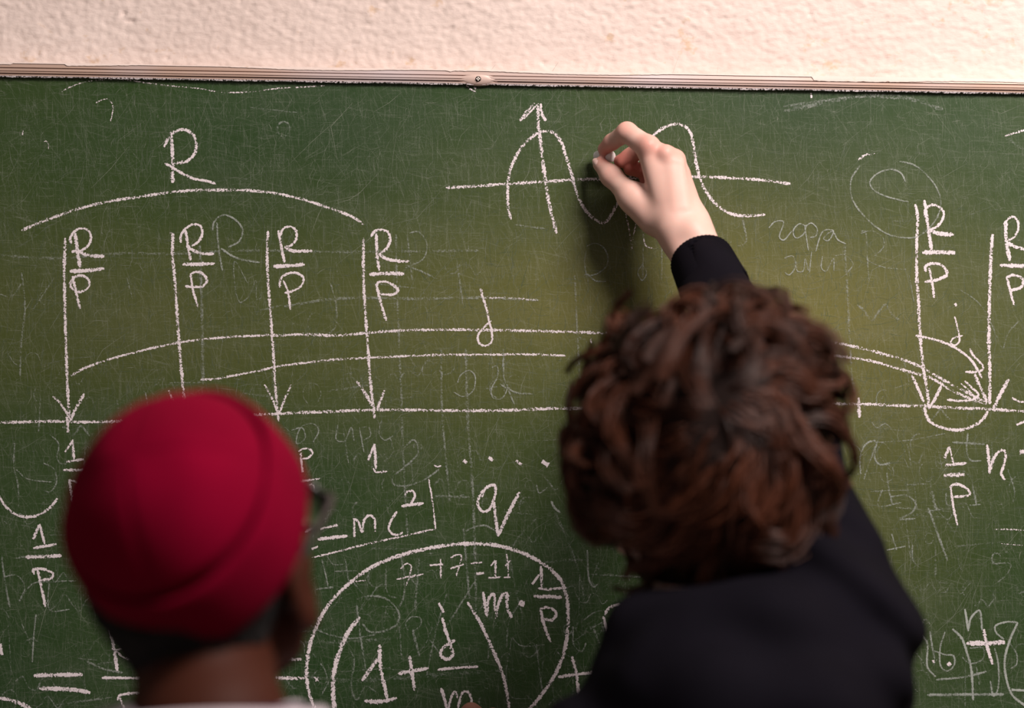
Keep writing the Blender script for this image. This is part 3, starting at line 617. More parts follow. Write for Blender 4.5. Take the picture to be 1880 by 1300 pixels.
# pale remains of wiped-off writing
G1, G2, G3 = .62, .42, .28
GHOST = [
 ([(1077,452),(1090,447),(1105,452),(1116,470),(1113,489),(1097.5,502),(1079,507)],3,G1),([(1072,505),(1079,504),(1092,515),(1113,517)],3,G1),([(1078,455),(1073,480),(1080,520)],3,G2),
 ([(1179,486),(1187,500),(1179,515),(1171,500),(1179,486)],2.4,G1),([(1215,447),(1215,517)],3.5,G2),([(1360,376),(1364,405),(1370,442),(1363,450),(1354,452)],4,G2),
 ([(1411.5,418.5),(1423,407),(1438,407),(1431,436),(1438,441),(1454,424)],2.4,.8),([(1480,415),(1468,411),(1456,424),(1461,437),(1475,430),(1481,413)],2.4,.8),([(1477,413),(1484,460)],2.2,.7),([(1481,414),(1489,409.6),(1500,420),(1497,434),(1487,436)],2.4,.8),([(1497,462),(1512,424),(1530,424),(1520,442),(1512,438),(1528,425),(1538,440),(1553,448)],2.4,.75),
 ([(1579,303.6),(1563,329),(1563,360),(1576,385),(1604,413),(1630,430),(1655,436),(1683,435),(1706,418.5),(1722,395.5),(1727,370),(1719,344.5),(1699,319),(1676,302),(1650,296)],3.2,.62),
 ([(1662,334),(1655,319),(1637,311),(1612,318),(1597,334),(1602,347),(1625,360),(1668,371)],3,.72),
 ([(1581,425),(1588,424),(1592,470),(1595,513)],3,G2),([(1579,429),(1600,424),(1621,437),(1622,452),(1603,472),(1592,476),(1620,490),(1664,495)],3,G2),
 ([(1550,449),(1555,520),(1559,610),(1565,700),(1572,735)],5,.40),
 ([(1440,474),(1455,470),(1460,490),(1448,505),(1441,500)],2.4,G1),([(1462,480),(1464,498),(1474,498),(1478,475),(1484,497)],2.4,G1),([(1490,462),(1486,500)],2.4,G1),([(1510,470),(1508,492),(1516,498),(1530,475),(1531,497)],2.4,G1),([(1533,470),(1550,468),(1566,485),(1556,500)],2.6,G2),
 ([(398,408),(402,459),(408.5,497)],3.6,G1),([(390.6,423),(393,408),(402,398),(413.6,395),(434,405),(445.5,423),(439,443),(419,454)],3.4,.7),([(406,456),(429,471.5),(455,479),(477,482)],4,.72),
 ([(367,451),(371,580),(373,706)],6.5,.42),([(752,428),(767.6,425.5),(783,446),(778,474),(744.6,492)],3,.52),([(745,487),(770,497),(803,512)],4,.5),([(748,430),(752,470),(757,515)],3.4,.4),
 ([(522,563),(579,553),(617,548.6),(700,547),(760,548.5),(888,547),(990,551)],6,.44),([(0,469),(102,474),(230,465),(306,466),(451,460),(630,462.5),(880,460)],6,.34),
 ([(455,520),(431,480),(434,540),(441,555),(456,545),(470,515),(472,550),(482,545)],2.6,G2),
 ([(840,703),(845,690),(861,680),(872,690),(868,718),(850,728),(833,720)],2.6,.66),([(903,675),(912,672),(914,690),(902,715),(905,730),(920,732),(930,715),(918,705)],2.6,.62),
 ([(924,640),(927,700),(940,718),(980,724)],4,.55),([(930,708),(944,742)],3,.5),
 ([(727,430),(730,560),(733,640),(737,728),(740,830),(748,980)],5,.36),([(810,640),(812,760),(820,860),(826,920)],5,.42),([(855,640),(858,760),(868,900),(874,1120)],6,.42),
 ([(1055,505),(1060,610),(1066,730)],5,.40),([(607,520),(617,560),(616,600),(604,612)],3.6,.5),([(1500,615),(1560,600)],3,.3),
 ([(1438,204),(1502,191),(1566,178.5),(1630,175),(1681,184),(1732,201.5)],9,.36),([(1438,196),(1502,186),(1580,178),(1650,181)],5,.40),([(1845,252),(1880,275)],7,.36),
 ([(0,540),(20,545),(40,520)],3,G2),([(40,500),(46,560),(40,620),(37,690)],4,G2),([(100,510),(80,540),(60,570)],3,G2),
 ([(535,790),(555,786),(560,805),(545,815),(552,785),(575,778),(585,790),(575,812)],2.8,.55),([(620,780),(618,808),(632,810),(645,785),(650,810)],2.8,.55),([(630,786),(640,850)],3,.5),([(660,784),(668,830)],3,.55),([(663,786),(676,784),(680,800),(668,808)],2.8,.5),([(700,772),(696,795),(706,808),(722,800)],3,.5),
 ([(738,825),(760,808),(768,830),(740,860),(722,875),(722,888),(745,892),(780,880),(806,862)],3.6,.55),([(715,800),(722,830),(704,848)],3,.4),
 ([(27,810),(26,860),(33,890),(34,930)],3.4,.5),([(92,798),(108,815),(105,840),(110,850),(122,852)],2.8,.55),([(80,850),(98,860),(104,885),(92,903),(78,900)],3,.55),([(30,862),(48,878),(80,884),(95,885)],3,.5),
 ([(3,1020),(11,1078),(18,1114.5)],4,.52),([(8,1059),(30,1056),(46,1078),(36,1103),(60,1072),(100,1068),(140,1066)],3.2,.5),([(66.5,1128),(62,1170),(59.5,1217)],3,.7),([(40,1145),(60,1190)],3,.45),([(160,1214),(190,1228),(225,1235)],4.5,.6),([(90,1068),(92,1120),(128,1119)],2.6,.6),
 ([(505,1190),(525,1172),(556,1180),(560,1200)],3,.55),([(590,1025),(598,1055),(603,1080)],3,.6),([(580,1082),(612,1078)],4,.55),([(614,1049),(655,1048)],3.4,.55),([(634,1027),(640,1068)],3,.55),([(600,1020),(612,1036),(630,1036)],2.6,.5),
 ([(655,1100),(680,1094),(710,1100),(730,1120),(732,1140),(715,1155),(680,1160),(665,1145)],4.2,.55),([(655,1110),(662,1170),(672,1230)],4,.5),([(555,1137),(590,1160),(640,1172),(690,1165)],3.4,.5),([(545,1160),(620,1155)],6,.3),([(735,1015),(742,1060),(740,1100),(722,1130)],4.5,.45),([(770,1020),(762,1120)],5,.35),
 ([(750,1160),(745,1145),(755,1133),(772,1135),(772,1148),(757,1160)],2.8,.55),([(757,1155),(765,1185),(770,1205)],5,.5),([(783,1240),(800,1160),(820,1090)],4,.40),([(820,1150),(870,1070)],4,.42),
 ([(560,1240),(640,1250),(720,1245),(860,1235),(960,1230)],10,.26),([(505,1180),(640,1178),(720,1172)],7,.28),
 ([(640,1190),(650,1210),(645,1260),(655,1285),(672,1260),(690,1270)],4,.40),([(575,1200),(600,1240),(590,1275),(610,1240)],3,.42),([(780,1256),(770,1262),(763,1285)],3,.35),
 ([(1052,1150),(1054,1185),(1068,1196),(1076,1180)],3,.6),([(1060,1142),(1056,1160)],6,.5),([(1070,1140),(1090,1125),(1110,1120)],3,.5),([(1090,1155),(1105,1190),(1120,1215)],4.5,.5),([(1050,1180),(1085,1155),(1110,1140)],3,.42),
 ([(930,1190),(935,1140),(960,1100)],4,.38),([(963,1188),(960,1200),(972,1207),(985,1195),(978,1180),(963,1188)],3,.42),([(985,1183),(990,1230),(996,1270)],3.6,.5),([(940,1170),(955,1185),(1000,1184)],2.6,.5),([(1022,1195),(1030,1204),(1040,1204)],2.6,.5),
 ([(940,1170),(930,1240),(940,1280),(975,1282)],3,.38),([(1040,1180),(1100,1030)],3,.25),
 ([(1078,1010),(1082,1065),(1090,1078),(1098,1072)],3.6,.7),([(960,1140),(940,1010),(985,950)],4.5,.32),([(1020,940),(1060,1040),(1075,1110)],5,.34),([(1000,1032),(1080,1030),(1100,1045)],6,.34),([(855,975),(870,968),(890,965),(910,975)],3.6,.62),([(851,970),(855,1020),(862,1100)],5,.48),
 ([(1012,920),(1018,932),(1028,941)],4.2,.9),([(985,890),(990,905),(1005,895)],3,.55),
 ([(1771.5,1118),(1778,1159)],4,1.0),([(1778,1157),(1783,1134),(1798,1121),(1803,1157)],3.6,.95),([(1748.5,1154.6),(1765,1171),(1776,1201),(1783,1228),(1786.6,1286)],4,.95),
 ([(1868.5,1143),(1855,1173),(1845,1208),(1846.6,1242),(1859,1277),(1884,1297)],4,1.0),([(1868.5,1143),(1848,1142),(1827,1150),(1829,1161.6),(1843,1174)],3.4,.9),
 ([(1702,1276),(1770,1275),(1843,1275)],5,.75),([(1718.5,1248),(1770,1243),(1811,1233)],4,.7),([(1707,1159),(1712,1190),(1716,1210)],3.6,.7),([(1735,1160),(1726,1190),(1728,1225),(1740,1232),(1752,1220),(1750,1204),(1735,1202),(1715,1195)],3.2,.75),([(1692,1165),(1702,1180),(1703,1225),(1718,1243)],3.4,.85),
 ([(1826,1190),(1832,1215),(1832,1265),(1824,1278),(1818,1250)],3.2,.75),([(1780,1190),(1805,1190),(1804,1210),(1780,1218),(1765,1205)],3,.55),([(1857,1266.6),(1884,1268)],4,1.0),([(1853,1180),(1866,1200),(1866,1220),(1855,1228)],3,.6),([(1870,1090),(1884,1085)],5,.5),
 ([(1580,870),(1579,840),(1590,815),(1608,810),(1606,840),(1615,853),(1634,850)],3.6,.66),([(1586,880),(1596,850),(1612,808)],3.2,.5),([(1600,775),(1610,785),(1625,778),(1635,785)],2.6,.5),([(1612,812),(1670,808),(1740,795)],2.6,.45),
 ([(1628,868),(1632,900),(1638,925)],3.6,.55),([(1620,898),(1612,928),(1655,923)],3.4,.5),([(1635,912),(1665,910),(1681,925),(1675,940),(1652,953),(1680,952)],3.8,.55),([(1665,890),(1700,889)],3.4,.55),([(1678,885),(1684,940)],3,.45),([(1711,900),(1720,935),(1727,936)],6,.5),([(1737,905),(1738,925),(1748,930)],3.4,.55),([(1785,890),(1793,928)],4,.6),([(1780,928),(1800,926)],3,.5),
 ([(1704,932),(1725,990),(1740,1030)],4.6,.6),([(1748,812),(1808,816)],4.5,.55),([(1777,795),(1775,830),(1782,845),(1802,846)],3.6,.6),([(1850,860),(1863,905),(1858,925)],3.4,.45),
 ([(1637,980),(1646,1010)],2.8,.65),([(1628,1010),(1662,1003)],2.8,.7),([(1675,1000),(1677,1030),(1690,1043)],2.8,.55),([(1820,1035),(1855,1036),(1848,1055),(1830,1070)],3,.45),
 ([(1842,640),(1852,610),(1870,590)],3,.45),([(1760,530),(1800,560),(1840,640)],2.6,.45),
]
o = chalk_part('wiped_chalk_writing', [(p, wd, d * .95) for p, wd, d in GHOST], 'ghost', kind='stuff')

# a haze of illegible wiped loops and strokes
loops = []
for i in range(460):
    x, y = rng.uniform(-10, 1890), rng.uniform(190, 1310) if i % 3 == 0 else rng.uniform(640, 1310)
    if y < 420 and rng.random() < .5: continue
    k = rng.integers(0, 4); s = rng.uniform(8, 22)
    if k == 0: p = [(x + s * math.cos(a) * .8, y + s * math.sin(a)) for a in np.linspace(rng.uniform(0, 3), rng.uniform(4, 7.5), 7)]
    elif k == 1: p = [(x, y), (x + rng.uniform(-8, 12), y + rng.uniform(25, 90))]
    elif k == 2: p = [(x + j * s * .7, y + s * .8 * math.sin(j * 1.7 + i)) for j in range(7)]
    else: p = [(x, y), (x + rng.uniform(25, 110), y + rng.uniform(-14, 10))]
    loops.append((p, rng.uniform(2, 5), rng.uniform(.10, .42)))
chalk_part('chalk_smudges', loops, 'ghost', kind='stuff')
# thousands of hair-fine scratches
V, de = [], []
for i in range(15000):
    x, y = rng.uniform(-10, 1890), rng.uniform(165, 1310)
    k = rng.random()
    a = rng.normal(math.pi / 2, .16) if k < .45 else (rng.normal(0, .12) if k < .65 else rng.normal(-1.05, .35))
    L = rng.gamma(2.0, 8.0) if k < .95 else rng.uniform(40, 150); bend = rng.normal(0, .12) * L
    wd = rng.uniform(.28, .60); d = rng.beta(1.1, 4.5)
    c, s = math.cos(a), math.sin(a)
    yy = -.00006 - .00000005 * (i % 500)
    for t in (-.5, 0, .5):
        px, py = x + c * L * t - s * bend * (1 - 4 * t * t), y + s * L * t + c * bend * (1 - 4 * t * t)
        ww = wd * (.35 if t else 1)
        for sg in (-.5, .5):
            q = P(px - s * ww * sg, py + c * ww * sg); V.append((q[0], yy, q[2])); de.append(d)
I = np.arange(15000)[:, None] * 6
Q = np.concatenate([I + np.array([0, 2, 3, 1]), I + np.array([2, 4, 5, 3])])
o = bpart('scratches', np.array(V), Q, M['scratch']); float_attr(o, 'dens', de); o['kind'] = 'stuff'
# chalk dust caught under the top rail
V, Q = [], []; xs = np.arange(-.6, .6, .0018)
for i, x in enumerate(xs):
    d = .0016 + .0003 * math.sin(x * 60) + rng.uniform(0, .0009)
    V += [(x, -.0058, RT - .0127), (x, -.0050, RT - .0127 - d * .75)]
Q = np.array([(2 * i, 2 * i + 2, 2 * i + 3, 2 * i + 1) for i in range(len(xs) - 1)])
o = bpart('dust_line', np.array(V), Q, M['chalk']); float_attr(o, 'across', np.zeros(len(V))); float_attr(o, 'dens', np.full(len(V), .40)); o['kind'] = 'stuff'

# ------------------------------------------------------------------ heads
def head_sdf(q):
    """q in head coordinates: +y face, +z crown, origin between the ears"""
    m = np.abs(q[:, 0:1]); q2 = np.hstack([m, q[:, 1:]])
    d = el(q, (0, -.012, .032), (.0755, .096, .090))
    d = smin(d, el(q, (0, .032, -.035), (.058, .062, .078)), .03)
    d = smin(d, rc(q2, (.050, .002, -.055), (.016, .066, -.103), .020, .018), .03)
    d = smin(d, el(q2, (.045, .055, -.022), (.022, .022, .020)), .02)
    d = smin(d, rc(q2, (.012, .083, .020), (.044, .070, .020), .010, .010), .015)
    d = smax(d, -el(q2, (.031, .092, .004), (.018, .014, .013)), .012)
    d = smin(d, el(q2, (.031, .078, .004), (.0125, .0125, .0125)), .003)
    d = smin(d, rc(q, (0, .090, .008), (0, .112, -.030), .008, .012), .012)
    d = smin(d, el(q2, (.012, .100, -.034), (.009, .010, .008)), .008)
    d = smin(d, rc(q, (-.018, .090, -.058), (.018, .090, -.058), .007, .007), .006)
    d = smin(d, rc(q, (-.015, .089, -.070), (.015, .089, -.070), .008, .008), .006)
    ear = el(q2, (.083, -.010, -.010), (.010, .021, .034))
    ear = smax(ear, -el(q2, (.094, -.006, -.008), (.008, .012, .022)), .005)
    ear = smin(ear, el(q2, (.080, .000, -.040), (.008, .010, .011)), .008)
    return smin(d, ear, .008)
def head_tone(q, base, lip):
    c = np.tile(np.asarray(base, np.float32), (len(q), 1))
    lipm = (np.abs(q[:, 0]) < .026) & (q[:, 1] > .08) & (q[:, 2] < -.05) & (q[:, 2] > -.079); c[lipm] = lip
    ax = np.abs(q[:, 0]); r = np.hypot(ax - .031, q[:, 2] - .004)
    c[(r < .0105) & (q[:, 1] > .082)] = (.75, .72, .68); c[(r < .0052) & (q[:, 1] > .086)] = (.03, .02, .015)
    return c
def frame_of(fwd, right):
    f = np.asarray(fwd, float); f /= np.linalg.norm(f); r = np.asarray(right, float); r -= f * (f @ r); r /= np.linalg.norm(r)
    return np.stack([r, f, np.cross(r, f)], 1).astype(np.float32)      # columns: local x, y, z in the room

# ------------------------------------------------------------------ a hand pinching chalk, back of the hand to the room
def hand_sdf(p):
    wl, wr = P(1250, 440, -.083), P(1274, 427, -.083)
    mcp = [P(1190, 271, -.075), P(1221, 286, -.078), P(1239, 294, -.072), P(1249, 321, -.062)]
    d = None
    bases = [P(1236, 415, -.083), P(1250, 412, -.086), P(1262, 408, -.083), P(1270, 405, -.078)]
    for b, m, r0, r1 in zip(bases, mcp, (.0165, .016, .015, .0140), (.0112, .0105, .0104, .0100)):
        e = rc(p, b, m, r0, r1); d = e if d is None else smin(d, e, .007)
    d = smin(d, rc(p, P(1222, 380, -.066), P(1222, 310, -.060), .016, .013), .014)            # palm
    d = smin(d, rc(p, wl, P(1275, 494, -.103), .0170, .0185), .012)
    d = smin(d, rc(p, wr, P(1304, 472, -.103), .0165, .0180), .012)
    d = smin(d, rc(p, wl, bases[0], .0170, .0165), .012); d = smin(d, rc(p, wr, bases[3], .0165, .0140), .012)
    d = smin(d, el(p, P(1273, 425, -.098), (.008, .007, .008)), .012)                          # wrist bone
    for m, r in zip(mcp, (.0058, .0058, .005, .0045)):                                         # knuckles
        d = smin(d, el(p, m + np.array([0, -.008, .002]), (r, r, r)), .008)
    th = chain(p, [P(1203, 402, -.070), P(1158, 360, -.060), P(1122, 323, -.038), P(1102, 302, -.024)], (.0165, .0122, .0098, .0076), .008)
    th = smin(th, rc(p, P(1222, 400, -.070), P(1172, 368, -.062), .016, .0125), .014)
    d = smin(d, th, .008)
    ix = chain(p, [mcp[0], P(1151, 243, -.055), P(1123, 261, -.034), P(1109, 273.5, -.024)], (.0112, .0100, .0079, .0066), .004)
    d = smin(d, ix, .006)
    md = chain(p, [mcp[1], P(1185, 268, -.034), P(1157, 287, -.020), P(1139, 296, -.020)], (.0105, .0096, .0080, .0068), .004)
    rg = chain(p, [mcp[2], P(1208, 303, -.026), P(1180, 313, -.014), P(1156, 311, -.018)], (.0100, .0090, .0076, .0064), .004)
    pk = chain(p, [mcp[3], P(1226, 335, -.026), P(1204, 337, -.014), P(1184, 332, -.016)], (.0095, .0080, .0066, .0056), .004)
    d = smin(d, md, .003); d = smin(d, rg, .003); d = smin(d, pk, .003)
    for k, s in ((1236, 0), (1252, 1)):                                                        # tendons
        d = smin(d, rc(p, P(k - 2, 300, -.086), P(k + 6, 380, -.094), .0016, .0016), .010)
    return d
hv, hq = nets(hand_sdf, (.05, -.135, CAM_Z + .075), (.225, .0, CAM_Z + .255), .0011)
hv = relax(hv, hq, 2)
def hand_tone(v, base, red):
    c = np.tile(np.asarray(base, np.float32), (len(v), 1))
    def blend(pt, rad, amt):
        f = np.clip(1 - np.linalg.norm(v - pt, axis=1) / rad, 0, 1)[:, None] ** 1.2 * amt
        c[:] = c * (1 - f) + np.asarray(red, np.float32) * f
    for pt, r, a in ((P(1190, 266, -.085), .020, .55), (P(1224, 278, -.085), .018, .45), (P(1240, 288, -.08), .014, .4), (P(1150, 235, -.06), .018, .45), (P(1122, 322, -.045), .014, .3),
                     (P(1115, 270, -.03), .022, .7), (P(1140, 296, -.02), .026, 1.0), (P(1165, 310, -.02), .030, 1.0), (P(1185, 320, -.02), .026, 1.0), (P(1104, 300, -.03), .016, .3)): blend(pt, r, a)
    return c

# ------------------------------------------------------------------ person with curly hair, writing
s2 = P(1292, 486, -.103); elb2 = P(1392, 700, -.285); sh2 = P(1512, 1125, -.47); shl2 = P(1168, 1405, -.50)
neck2 = P(1335, 1160, -.462); R2 = frame_of((-.24, .90, .40), (1, .27, 0))
O2 = P(1303, 803, -.45).astype(np.float32) - R2 @ np.array([0, -.012, .032], np.float32)
ch2 = np.array([.175, -.53, CAM_Z - .46]); hip2 = np.array([.20, -.58, .88])
def body2(p):
    q = (p - O2) @ R2
    d = head_sdf(q)
    d = smin(d, rc(p, O2 + R2 @ np.array([0, -.022, -.045], np.float32), neck2 + np.array([0, 0, -.03]), .050, .055), .025)
    d = smin(d, rc(p, sh2 + np.array([-.03, 0, -.02]), shl2 + np.array([.03, 0, .02]), .05, .05), .05)
    d = smin(d, el(p, ch2, (.140, .095, .20)), .05); d = smin(d, rc(p, ch2 + np.array([.01, 0, -.1]), hip2, .11, .12), .06)
    d = smin(d, rc(p, sh2, elb2, .042, .038), .03); d = smin(d, rc(p, elb2, P(1290, 484, -.104), .038, .019), .02)
    for s in (-1, 1):
        d = smin(d, chain(p, [hip2 + np.array([s * .09, 0, 0]), np.array([.20 + s * .10, -.53, .48]), np.array([.20 + s * .11, -.60, .08])], (.085, .055, .04), .03), .05)
    e2 = shl2 + np.array([-.035, .06, -.27]); d = smin(d, chain(p, [shl2, e2, e2 + np.array([.03, .17, -.16]), e2 + np.array([.03, .22, -.21])], (.042, .036, .024, .022), .03), .03)
    hnd = e2 + np.array([.03, .25, -.25])
    for k in range(4):
        b = hnd + np.array([-.028 + .018 * k, .012, -.012]); d = smin(d, chain(p, [hnd, b, b + np.array([0, .012, -.038]), b + np.array([.002, -.004, -.066])], (.016, .0115, .009, .0075), .01), .008)
    d = smin(d, chain(p, [hnd, hnd + np.array([.035, .005, -.01]), hnd + np.array([.045, .010, -.045])], (.014, .012, .009), .01), .008)
    return d
bv, bq = nets(body2, (-.13, -.74, .03), (.46, -.06, 1.80), .005)
V, Q = join([(bv, bq), (hv, hq)])
PALE = (.655, .42, .355)
root2 = link_mesh('person', V, Q, M['pale'])
tone = np.concatenate([head_tone((bv - O2) @ R2, PALE, (.50, .20, .17)), hand_tone(hv, PALE, (.58, .16, .125))]); color_attr(root2, 'tone', tone)
tag(root2, 'curly brown-haired person in a black hoodie writing on the chalkboard with a raised right hand', 'person')
# thumb nail
nc = P(1099, 296, -.0335); nd = np.array(P(1102, 302, -.024) - P(1122, 323, -.038)); nd /= np.linalg.norm(nd)
nn = np.array([-.55, -.80, .05]); nn -= nd * (nn @ nd); nn /= np.linalg.norm(nn); nb_ = np.cross(nd, nn)
V, F = [], []
for i in range(9):
    for j in range(9):
        u, t = (i - 4) / 4, (j - 4) / 4
        x = u * .0052 * math.sqrt(max(0, 1 - .25 * max(0, t) ** 4)); yv = t * .0062 * (1 - .25 * u * u * (t > 0))
        V.append(P(1102, 302, -.024) + nd * (yv - .0005) + nb_ * x + nn * (.0084 - .0035 * u * u - .0011 * abs(t)))
for i in range(8):
    for j in range(8): F.append((i * 9 + j, (i + 1) * 9 + j, (i + 1) * 9 + j + 1, i * 9 + j + 1))
link_mesh('thumb_nail', np.array(V), F, M['nail'], root2)

# hoodie
def folds(p, amp):
    a = p[:, 2] + .55 * p[:, 0] + .012 * np.sin(p[:, 0] * 26 + p[:, 1] * 14)
    return amp * (np.sin(a * 105) * .6 + .4 * np.sin(a * 63 + 1.3 + p[:, 0] * 12)) * (.55 + .45 * np.sin(p[:, 0] * 15 + p[:, 2] * 11))
def hoodie2(p):
    d = rc(p, sh2, shl2, .060, .060)
    d = smin(d, el(p, ch2 + np.array([.012, 0, -.02]), (.163, .115, .25)), .10)
    d = smin(d, rc(p, ch2 + np.array([.01, 0, -.15]), hip2 + np.array([0, 0, .02]), .135, .135), .06)
    d = smin(d, rc(p, neck2 + np.array([0, 0, -.06]), (sh2 + shl2) / 2, .055, .075), .05)
    d = smin(d, rc(p, sh2 + np.array([.004, 0, -.03]), sh2 + np.array([.022, -.02, -.40]), .060, .062), .05)
    d = smin(d, rc(p, sh2, elb2, .060, .046), .04); d = smin(d, rc(p, elb2, s2, .050, .0275), .03)
    e2 = shl2 + np.array([-.035, .06, -.27]); d = smin(d, chain(p, [shl2, e2, e2 + np.array([.03, .17, -.16])], (.062, .054, .036), .04), .04)
    hood = chain(p, [P(1162, 1145, -.44), P(1188, 1165, -.505), P(1292, 1190, -.545), P(1430, 1170, -.560), P(1535, 1135, -.52), P(1572, 1100, -.46)], (.019, .028, .036, .038, .034, .026), .03)
    hood = smin(hood, chain(p, [P(1215, 1240, -.56), P(1330, 1300, -.60), P(1480, 1310, -.60), P(1600, 1245, -.55)], (.033, .043, .043, .033), .025), .022)
    d = smin(d, hood, .03)
    d = d + folds(p, .0068)
    # openings: neck, wrists
    d = smax(d, -rc(p, neck2 + np.array([.0, .02, .03]), O2, .066, .085), .012)
    ax = (elb2 - s2); ax = ax / np.linalg.norm(ax)
    d = np.maximum(d, -((p - s2) @ ax.astype(np.float32)) - .006)
    d = np.maximum(d, -rc(p, s2 - ax * .03, s2 + ax * .03, .0245, .0245))
    return d
v, q = nets(hoodie2, (-.14, -.76, .80), (.46, -.06, 1.80), .0042)
link_mesh('hoodie', relax(v, q, 1), q, M['navy'], root2)
# ribbed cuff at the wrist
ax = (elb2 - s2); ax /= np.linalg.norm(ax); bx = np.cross(ax, (0, 1, 0)); bx /= np.linalg.norm(bx); by = np.cross(ax, bx)
V = []; n = 96
prof = [(-.010, .0268), (-.012, .0285), (-.009, .0300), (.0, .0305), (.03, .0318), (.045, .0330), (.052, .0325)]
for t, r in prof:
    for k in range(n):
        a = 2 * math.pi * k / n; rr = r + (.0006 if k % 2 else 0); V.append(s2 + ax * t + (bx * math.cos(a) * 1.03 + by * math.sin(a) * .92) * rr)
F = [(i * n + k, i * n + (k + 1) % n, (i + 1) * n + (k + 1) % n, (i + 1) * n + k) for i in range(len(prof) - 1) for k in range(n)]
link_mesh('sleeve_cuff', np.array(V), F, M['navy'], root2)
def trousers(hip, cx, ky, ay, top):
    def f(p):
        d = rc(p, hip + np.array([-.05, 0, 0]), hip + np.array([.05, 0, 0]), .125, .125)
        for s in (-1, 1):
            d = smin(d, chain(p, [hip + np.array([s * .09, 0, -.02]), np.array([cx + s * .10, ky, .48]), np.array([cx + s * .11, ay, .05])], (.10, .075, .065), .03), .03)
        d = d + folds(p, .003)
        return np.maximum(np.maximum(d, p[:, 2] - top), .035 - p[:, 2])
    return f
def shoe(parent, x, y):
    def f(p):
        d = smin(rc(p, (x, y - .05, .045), (x, y + .12, .035), .040, .036), rc(p, (x, y - .04, .05), (x, y - .04, .10), .042, .042), .03)
        return np.maximum(np.maximum(d, -p[:, 2] + .002), p[:, 2] - .115)
    v, q = nets(f, (x - .08, y - .13, -.02), (x + .08, y + .19, .14), .006); link_mesh('shoe', v, q, M['shoe'], parent)
v, q = nets(trousers(hip2, .20, -.53, -.60, .98), (-.05, -.78, .02), (.45, -.38, 1.0), .009); link_mesh('trousers', v, q, M['trouser'], root2)
shoe(root2, .09, -.57); shoe(root2, .31, -.57)

